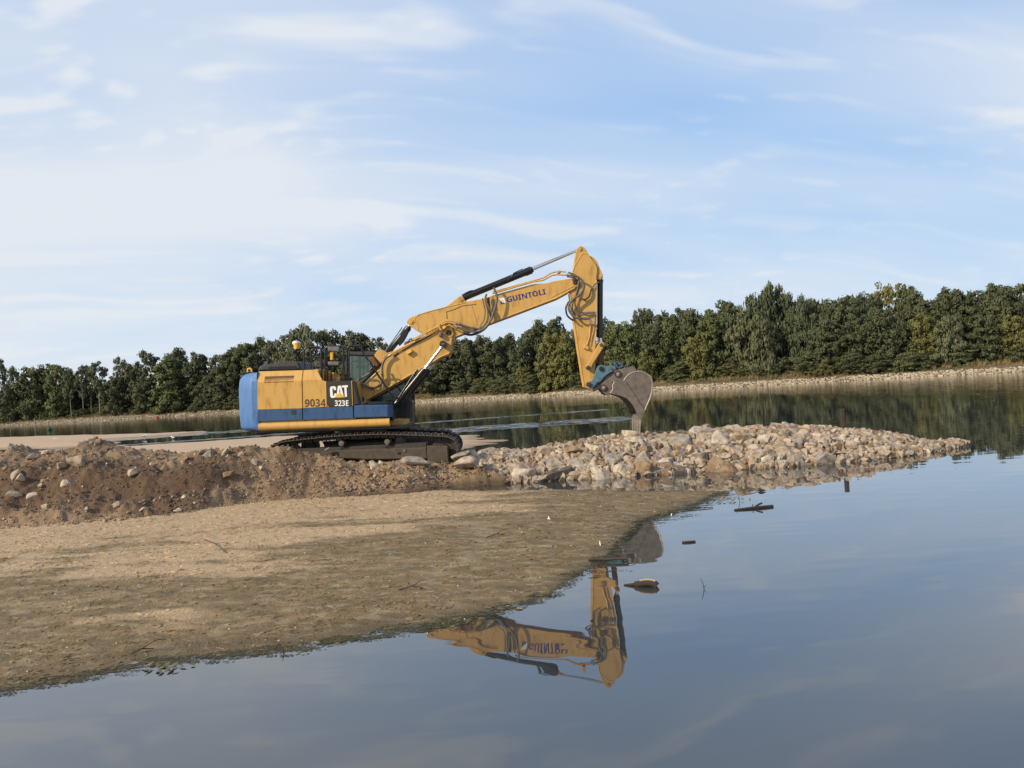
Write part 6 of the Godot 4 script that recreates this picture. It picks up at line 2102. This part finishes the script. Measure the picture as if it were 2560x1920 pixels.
func debris() -> void:
	# floating and stranded wood
	var o := part("drift_log", stick_line([Vector3(1.02, 0.004, -7.93), Vector3(1.10, 0.012, -7.9), Vector3(1.16, 0.02, -7.87)], 0.008, 0.02), M["wood_dark"])
	tag(o, "dark floating log with a bleached pale top, nearest in the water", "driftwood")
	var hump := MB.new()
	hump.tube(bend(PackedVector3Array([Vector3(1.13, 0.012, -7.885), Vector3(1.18, 0.025, -7.865), Vector3(1.25, 0.035, -7.84), Vector3(1.31, 0.03, -7.81), Vector3(1.335, 0.01, -7.80)]), 4), 0.032, 10, 0.036)
	part("stump_end", hump, M["wood_dark"], o)
	var top := MB.new()
	top.tube(bend(PackedVector3Array([Vector3(1.175, 0.056, -7.862), Vector3(1.22, 0.064, -7.85), Vector3(1.28, 0.066, -7.825), Vector3(1.325, 0.056, -7.80)]), 4), 0.012, 8, 0.014)
	part("bleached_wood", top, M["wood_pale"], o)
	o = part("drift_log", stick_line([Vector3(0.77, 0.03, -9.05), Vector3(0.87, 0.035, -9.03), Vector3(1.0, 0.034, -9.0), Vector3(1.1, 0.04, -8.98), Vector3(1.22, 0.035, -8.95)], 0.016, 0.018), M["post_brown"])
	tag(o, "straight brown branch stranded on the spit's water edge", "driftwood")
	o = part("drift_log", stick_line([Vector3(2.03, 0.008, -9.79), Vector3(2.1, 0.012, -9.78), Vector3(2.2, 0.01, -9.79)], 0.013, 0.012), M["post_brown"])
	tag(o, "short brown stick floating alone right of the spit", "driftwood")
	o = part("drift_log", stick_line([Vector3(3.30, 0.006, -11.87), Vector3(3.5, 0.014, -11.9), Vector3(3.7, 0.016, -11.93), Vector3(3.93, 0.012, -11.98)], 0.018, 0.024), M["wood_dark"])
	tag(o, "long black log with a stub branch floating off the spit's tip", "driftwood")
	part("branch_stub", stick_line([Vector3(3.62, 0.015, -11.93), Vector3(3.70, 0.055, -11.95), Vector3(3.76, 0.075, -11.96)], 0.016, 0.014), M["wood_dark"], o)
	part("branch_stub", stick_line([Vector3(3.60, 0.015, -11.93), Vector3(3.605, 0.07, -11.93)], 0.008, 0.006), M["wood_dark"], o)
	o = part("floating_twig", stick_line([Vector3(3.98, 0.01, -13.72), Vector3(4.05, 0.05, -13.75), Vector3(4.14, 0.055, -13.75), Vector3(4.2, 0.02, -13.68), Vector3(4.22, 0.008, -13.62)], 0.006, 0.006), M["wood_dark"])
	tag(o, "arched twig with a dark dead leaf floating before the jetty", "twig")
	var leaf := MB.new()
	leaf.prism(PackedVector2Array([Vector2(4.21, 0.01), Vector2(4.27, 0.0), Vector2(4.36, 0.012), Vector2(4.30, 0.04), Vector2(4.25, 0.045)]), -13.62, -13.58, 0.004)
	part("dead_leaf", leaf, M["wood_dark"], o)
	o = part("floating_twig", stick_line([Vector3(2.62, 0.01, -12.2), Vector3(2.85, 0.014, -12.2), Vector3(3.06, 0.012, -12.22)], 0.009, 0.007), M["wood_dark"])
	tag(o, "thin straight twig lying in the shallows at the spit's tip", "twig")
	for r in [["bent reed stem standing in the water right of the pale-topped log", Vector3(1.77, -0.02, -7.62), Vector3(1.745, 0.10, -7.62)], ["bent reed stem standing in the water beyond the spit's tip", Vector3(3.62, -0.02, -12.65), Vector3(3.55, 0.20, -12.65)], ["lone reed stem at the water's edge on the left", Vector3(-2.05, -0.02, -6.45), Vector3(-2.06, 0.06, -6.45)], ["thin reed stem before the jetty's right half", Vector3(6.1, -0.02, -14.4), Vector3(6.09, 0.16, -14.4)]]:
		var a: Vector3 = r[1]
		var b: Vector3 = r[2]
		o = part("reed", stick_line([a, a.lerp(b, 0.5) + Vector3(0.006, 0, 0), b], 0.0045, 0.0025, 5), M["wood_dark"])
		tag(o, r[0], "reed")
		part("stem", stick_line([a.lerp(b, 0.22), a.lerp(b, 0.5) + Vector3(0.035, 0, 0)], 0.003, 0.002, 5), M["wood_dark"], o)
	o = part("floating_weed", weed_mesh(77, 26, 0.14), M["leaf"])
	o.position = Vector3(3.38, 0.008, -12.75)
	tag(o, "yellow-green clump of water weed off the spit's tip", "water weed")
	o = part("floating_weed", weed_mesh(78, 18, 0.10), M["leaf"])
	o.position = Vector3(-2.95, 0.006, -6.25)
	tag(o, "bright green weed patch floating at the near shore on the left", "water weed")
	o = part("snag", stick_line([Vector3(7.9, -0.1, -48.5), Vector3(7.6, 0.25, -48.6), Vector3(7.2, 0.42, -48.8), Vector3(6.7, 0.36, -49.0)], 0.10, 0.06), M["wood_dark"])
	tag(o, "dark branch snagged in the river behind the bucket", "branch")
	part("side_branch", stick_line([Vector3(7.5, 0.3, -48.6), Vector3(7.45, 0.62, -48.6)], 0.06, 0.03), M["wood_dark"], o)
	# small things lying on the spit
	for r in [["dark forked twig on the spit's lower middle, above the boom's reflection", Vector3(-1.32, 0, -8.1), Vector3(-1.07, 0, -8.12)], ["thin grey twig on the spit's right half, below the white scrap", Vector3(-0.47, 0, -10.38), Vector3(-0.24, 0, -10.56)], ["long bare branchlet on the pale left half of the spit", Vector3(-4.7, 0, -11.45), Vector3(-3.99, 0, -10.4)], ["brown twig near the water's edge on the spit's left", Vector3(-3.42, 0, -6.63), Vector3(-3.25, 0, -6.7)]]:
		var a: Vector3 = r[1]
		var b: Vector3 = r[2]
		a.y = spit_height(a.x, a.z) + 0.01
		b.y = spit_height(b.x, b.z) + 0.012
		var c := a.lerp(b, 0.5) + Vector3(0.02, 0.035, 0.04)
		o = part("dead_twig", stick_line([a, a.lerp(c, 0.6), c, b], 0.007, 0.004, 5), M["wood_dark"])
		tag(o, r[0], "twig")
		part("fork", stick_line([c, c.lerp(b, 0.4) + Vector3(0.05, 0.05, -0.06), c.lerp(b, 0.7) + Vector3(0.08, 0.03, -0.14)], 0.004, 0.002, 5), M["wood_dark"], o)
	for r in [["small white scrap at the spit's tip, nearest the floating twig", 2.30, -11.75, 0.5], ["small white scrap at the water's edge above the stranded branch", 1.0, -9.9, 1.6], ["small white scrap standing in the middle of the spit's right half", 0.43, -11.58, 2.4]]:
		var scrap := MB.new()
		scrap.prism(PackedVector2Array([Vector2(-0.04, 0.0), Vector2(0.035, 0.004), Vector2(0.045, 0.02), Vector2(0.015, 0.025), Vector2(0.02, 0.07), Vector2(0.008, 0.075), Vector2(-0.01, 0.03)]), -0.008, 0.008, 0.002)
		o = part("white_scrap", scrap, M["white"])
		o.transform = Transform3D(Basis(Vector3.UP, r[3]).scaled(Vector3.ONE * 0.7), Vector3(r[1], spit_height(r[1], r[2]) - 0.003, r[2]))
		tag(o, r[0], "scrap")
	o = put("flat_stone", rock_mesh(260, 2), M["stone_tan"])
	o.transform = Transform3D(Basis.from_scale(Vector3(0.11, 0.03, 0.06)), Vector3(0.29, spit_height(0.29, -9.76) + 0.012, -9.76))
	tag(o, "flat pale stone lying alone on the spit's right half", "stone")
	# posts
	var p := MB.new()
	p.box(Vector3(0, 0.2, 0), Vector3(0.095, 0.60, 0.095), 0.01)
	o = part("wooden_post", p, M["post_brown"])
	o.position = Vector3(8.30, 0.55, -19.5)
	tag(o, "dark brown square post standing on the jetty's crest", "post")
	p = MB.new()
	p.box(Vector3(0, 0.08, 0), Vector3(0.06, 0.30, 0.05), 0.006)
	o = part("wooden_stake", p, M["stone_tan"])
	o.position = Vector3(5.54, 0.24, -17.5)
	tag(o, "short tan stake wedged between the jetty's front rocks", "stake")
	for q in [["pale mooring pole in the water at the left edge of the photo", -118.8, -181.6, 1.9], ["pale mooring pole in the water left of the green buoy", -96.4, -155.0, 2.1]]:
		p = MB.new()
		p.tube(PackedVector3Array([Vector3(0, -0.5, 0), Vector3(0.02, 0.8, 0), Vector3(0.05, q[3], 0)]), 0.07, 8, 0.05)
		o = part("mooring_pole", p, M["stone_tan"])
		o.position = Vector3(q[1], 0, q[2])
		tag(o, q[0], "pole")
	# buoys
	for q in [["green cone buoy floating off the left sandbar", Vector3(-71.4, 0, -118.3), "buoy_green", 0.34, 0.62], ["small red cone buoy floating close to the far bank", Vector3(-92.5, 0, -200.0), "red", 0.34, 0.5]]:
		var b := MB.new()
		b.cone(Vector3(0, -0.15, 0), Vector3(0, 0.22, 0), q[3], q[3] * 1.1, 20)
		o = part("buoy", b, M["black"] if q[2] == "buoy_green" else M[q[2]])
		o.position = q[1]
		tag(o, q[0], "buoy")
		b = MB.new()
		b.cone(Vector3(0, 0.22, 0), Vector3(0, 0.30, 0), q[3] * 1.12, q[3] * 0.85, 20)
		b.cone(Vector3(0, 0.30, 0), Vector3(0, q[4], 0), q[3] * 0.85, q[3] * 0.16, 20)
		b.cone(Vector3(0, q[4], 0), Vector3(0, q[4] + 0.14, 0), 0.05, 0.05, 8)
		part("cone_top", b, M[q[2]], o)
	# gulls resting on the bars
	for q in [["white gull on the thin sandbar, middle one of three", Vector3(-28.2, 0.1, -58.6), 0.4], ["white gull in the shallows nearest the excavator's tail", Vector3(-23.9, 0.02, -53.8), 2.6], ["white gull on the left part of the thin sandbar", Vector3(-38.1, 0.14, -63.9), 3.4]]:
		var g := gull_mesh()
		o = put("gull", g, M["gull_white"])
		o.transform = Transform3D(Basis(Vector3.UP, q[2]).scaled(Vector3.ONE * 0.8), q[1] - Vector3(0, 0.06, 0))
		tag(o, q[0], "gull")
		var wing := MB.new()
		wing.cone(Vector3(-0.20, 0.185, 0.055), Vector3(0.06, 0.20, 0.075), 0.012, 0.05, 8)
		wing.cone(Vector3(-0.20, 0.185, -0.055), Vector3(0.06, 0.20, -0.075), 0.012, 0.05, 8)
		part("wings", wing, M["mid_grey"], o)
		var beak := MB.new()
		beak.cone(Vector3(0.23, 0.30, 0), Vector3(0.29, 0.29, 0), 0.014, 0.004, 6)
		part("beak", beak, M["orange"], o)
	litter()

func gull_mesh() -> ArrayMesh:
	var mb := MB.new()
	var line := [[-0.24, 0.17, 0.015], [-0.14, 0.18, 0.05], [0.0, 0.19, 0.085], [0.09, 0.20, 0.08], [0.14, 0.24, 0.052], [0.17, 0.29, 0.045], [0.205, 0.305, 0.042], [0.235, 0.30, 0.018]]
	for i in line.size() - 1:
		var a := Vector3(line[i][0], line[i][1], 0)
		var b := Vector3(line[i + 1][0], line[i + 1][1], 0)
		mb.cone(a, b, line[i][2], line[i + 1][2], 12, i == 0 or i == line.size() - 2)
	for s in [-0.03, 0.03]:
		mb.cone(Vector3(0.02, 0.0, s), Vector3(0.0, 0.14, s), 0.007, 0.009, 6)
	return mb.mesh()

func weed_mesh(sd: int, n: int, spread: float, leaf := 0.04) -> MB:
	var r := RandomNumberGenerator.new()
	r.seed = sd
	var mb := MB.new()
	mb.colored = true
	for i in n:
		var c := Vector3(r.randfn() * spread, r.randf_range(0.0, 0.035), r.randfn() * spread * 0.45)
		var a := r.randf() * TAU
		var d := Vector3(cos(a), r.randf_range(-0.2, 0.5), sin(a)) * leaf
		var s := Vector3(-d.z, 0, d.x) * 0.5
		var g := r.randf_range(0.7, 1.3)
		mb.tint = Color(0.13 * g, 0.115 * g, 0.04 * g)
		mb.flat(c - d, c + s, c + d, Vector3.UP)
		mb.flat(c - d, c - s, c + d, Vector3.UP)
	return mb

func scatter(called: String, label: String, mesh: Mesh, m: Material, n: int, place: Callable) -> void:
	var where: Array[Transform3D] = []
	var tint := PackedColorArray()
	for i in n:
		var q: Array = place.call(i)
		if q.is_empty():
			continue
		where.append(q[0])
		tint.append(q[1])
	var mm := MultiMesh.new()
	mm.transform_format = MultiMesh.TRANSFORM_3D
	mm.use_colors = true
	mm.mesh = mesh
	mm.instance_count = where.size()
	for i in where.size():
		mm.set_instance_transform(i, where[i])
		mm.set_instance_color(i, tint[i])
	var o := MultiMeshInstance3D.new()
	o.name = numbered(called)
	o.multimesh = mm
	o.material_override = m
	add_child(o)
	o.set_meta("kind", "stuff")
	o.set_meta("label", label)

func spit_spot() -> Vector3:   # a random place on the spit, more of them near the camera
	for k in 8:
		var x := rng.randf_range(-11.0, 3.7)
		var z := -5.8 - 10.5 * pow(rng.randf(), 1.3)
		var y := spit_height(x, z)
		if y > -0.005 and z > bank_front(x):
			return Vector3(x, y, z)
	return Vector3.ZERO

func bank_front(x: float) -> float:
	return along(TOE, x)

func litter() -> void:
	var pebble := rock_mesh(411, 1)
	scatter("mud_crumbs", "dark crumbs and clods of dried mud strewn over the sand spit", pebble, M["crumb"], 42000, func(_i):
		var p := spit_spot()
		if p == Vector3.ZERO:
			return []
		var thick := n_mid.get_noise_2d(p.x * 0.9, p.z * 2.0)
		if thick < rng.randf_range(-0.4, 0.35):
			return []
		var r := 0.005 + 0.017 * pow(rng.randf(), 3.0)
		var c := spit_paint(p, Vector3.UP) * rng.randf_range(0.6, 1.05)
		return [Transform3D(Basis(Vector3.UP, rng.randf() * TAU).scaled(Vector3(r * rng.randf_range(1.0, 3.0), r * 0.7, r)), p), c])
	var stalk := MB.new()
	stalk.colored = true
	stalk.tube(PackedVector3Array([Vector3(-0.5, 0, 0), Vector3(-0.15, 0.035, 0.02), Vector3(0.2, 0.02, -0.03), Vector3(0.5, 0.0, 0.03)]), 0.026, 4, 0.012)
	scatter("dry_stalks", "broken dry stalks and straw lying on the sand spit", stalk.mesh(), M["stalk"], 17000, func(_i):
		var p := spit_spot()
		if p == Vector3.ZERO:
			return []
		var thick := n_low.get_noise_2d(p.x * 0.9 + 50.0, p.z * 1.6)
		if thick < rng.randf_range(-0.3, 0.3):
			return []
		var l := 0.03 + 0.10 * pow(rng.randf(), 2.5)
		var c := Color(0.38, 0.31, 0.19) if rng.randf() < 0.45 else Color(0.10, 0.075, 0.045)
		return [Transform3D(Basis.from_euler(Vector3(0, rng.randf() * TAU, rng.randf_range(-0.15, 0.15))).scaled(Vector3(l, l * 0.8, l)), p + Vector3(0, 0.004, 0)), c * rng.randf_range(0.7, 1.15)])
	scatter("weed_tufts", "small green and greyish weed tufts on the sand spit", tuft_mesh(1.0, 12, 6), M["leaf"], 2600, func(_i):
		var p := spit_spot()
		if p == Vector3.ZERO or n_mid.get_noise_2d(p.x * 0.8 + 20.0, p.z * 1.5) < 0.08:
			return []
		var l := rng.randf_range(0.015, 0.045)
		var c := Color(0.11, 0.115, 0.04) if rng.randf() < 0.6 else Color(0.20, 0.175, 0.09)
		return [Transform3D(Basis(Vector3.UP, rng.randf() * TAU).scaled(Vector3(l * 1.6, l, l * 1.6)), p), c * rng.randf_range(0.7, 1.2)])
	scatter("shell_bits", "tiny white shells and pale pebbles on the sand spit", pebble, M["crumb"], 420, func(_i):
		var p := spit_spot()
		if p == Vector3.ZERO:
			return []
		var r := rng.randf_range(0.004, 0.011)
		return [Transform3D(Basis(Vector3.UP, rng.randf() * TAU).scaled(Vector3(r, r * 0.6, r)), p + Vector3(0, r * 0.3, 0)), Color(0.6, 0.55, 0.46)])
	# a fringe of algae where the spit meets the water
	var frond := weed_mesh(90, 16, 0.5, 0.22).mesh()
	scatter("shore_algae", "dark green algae fringe along the spit's waterline", frond, M["leaf"], 1500, func(i):
		var t := rng.randf()
		var x := lerpf(-4.6, 3.7, t)
		var z := along(EDGE_NEAR, x) + rng.randfn() * 0.07 + 0.05
		if i % 3 == 0:
			x = rng.randf_range(0.8, 3.8)
			z = along(EDGE_NEAR, x) + absf(rng.randfn()) * 0.3
		elif i % 30 == 0:
			z += absf(rng.randfn()) * 0.3
		var y := maxf(spit_height(x, z), 0.0)
		if y > 0.03:
			return []
		var l := rng.randf_range(0.03, 0.12) * (1.0 if y > 0.0 else 0.7)
		var g := rng.randf_range(0.22, 0.6)
		return [Transform3D(Basis(Vector3.UP, rng.randf_range(-0.5, 0.5)).scaled(Vector3(l * 1.4, l * 0.25, l * 0.6)), Vector3(x, y + 0.003, z)), Color(g, g, g)])
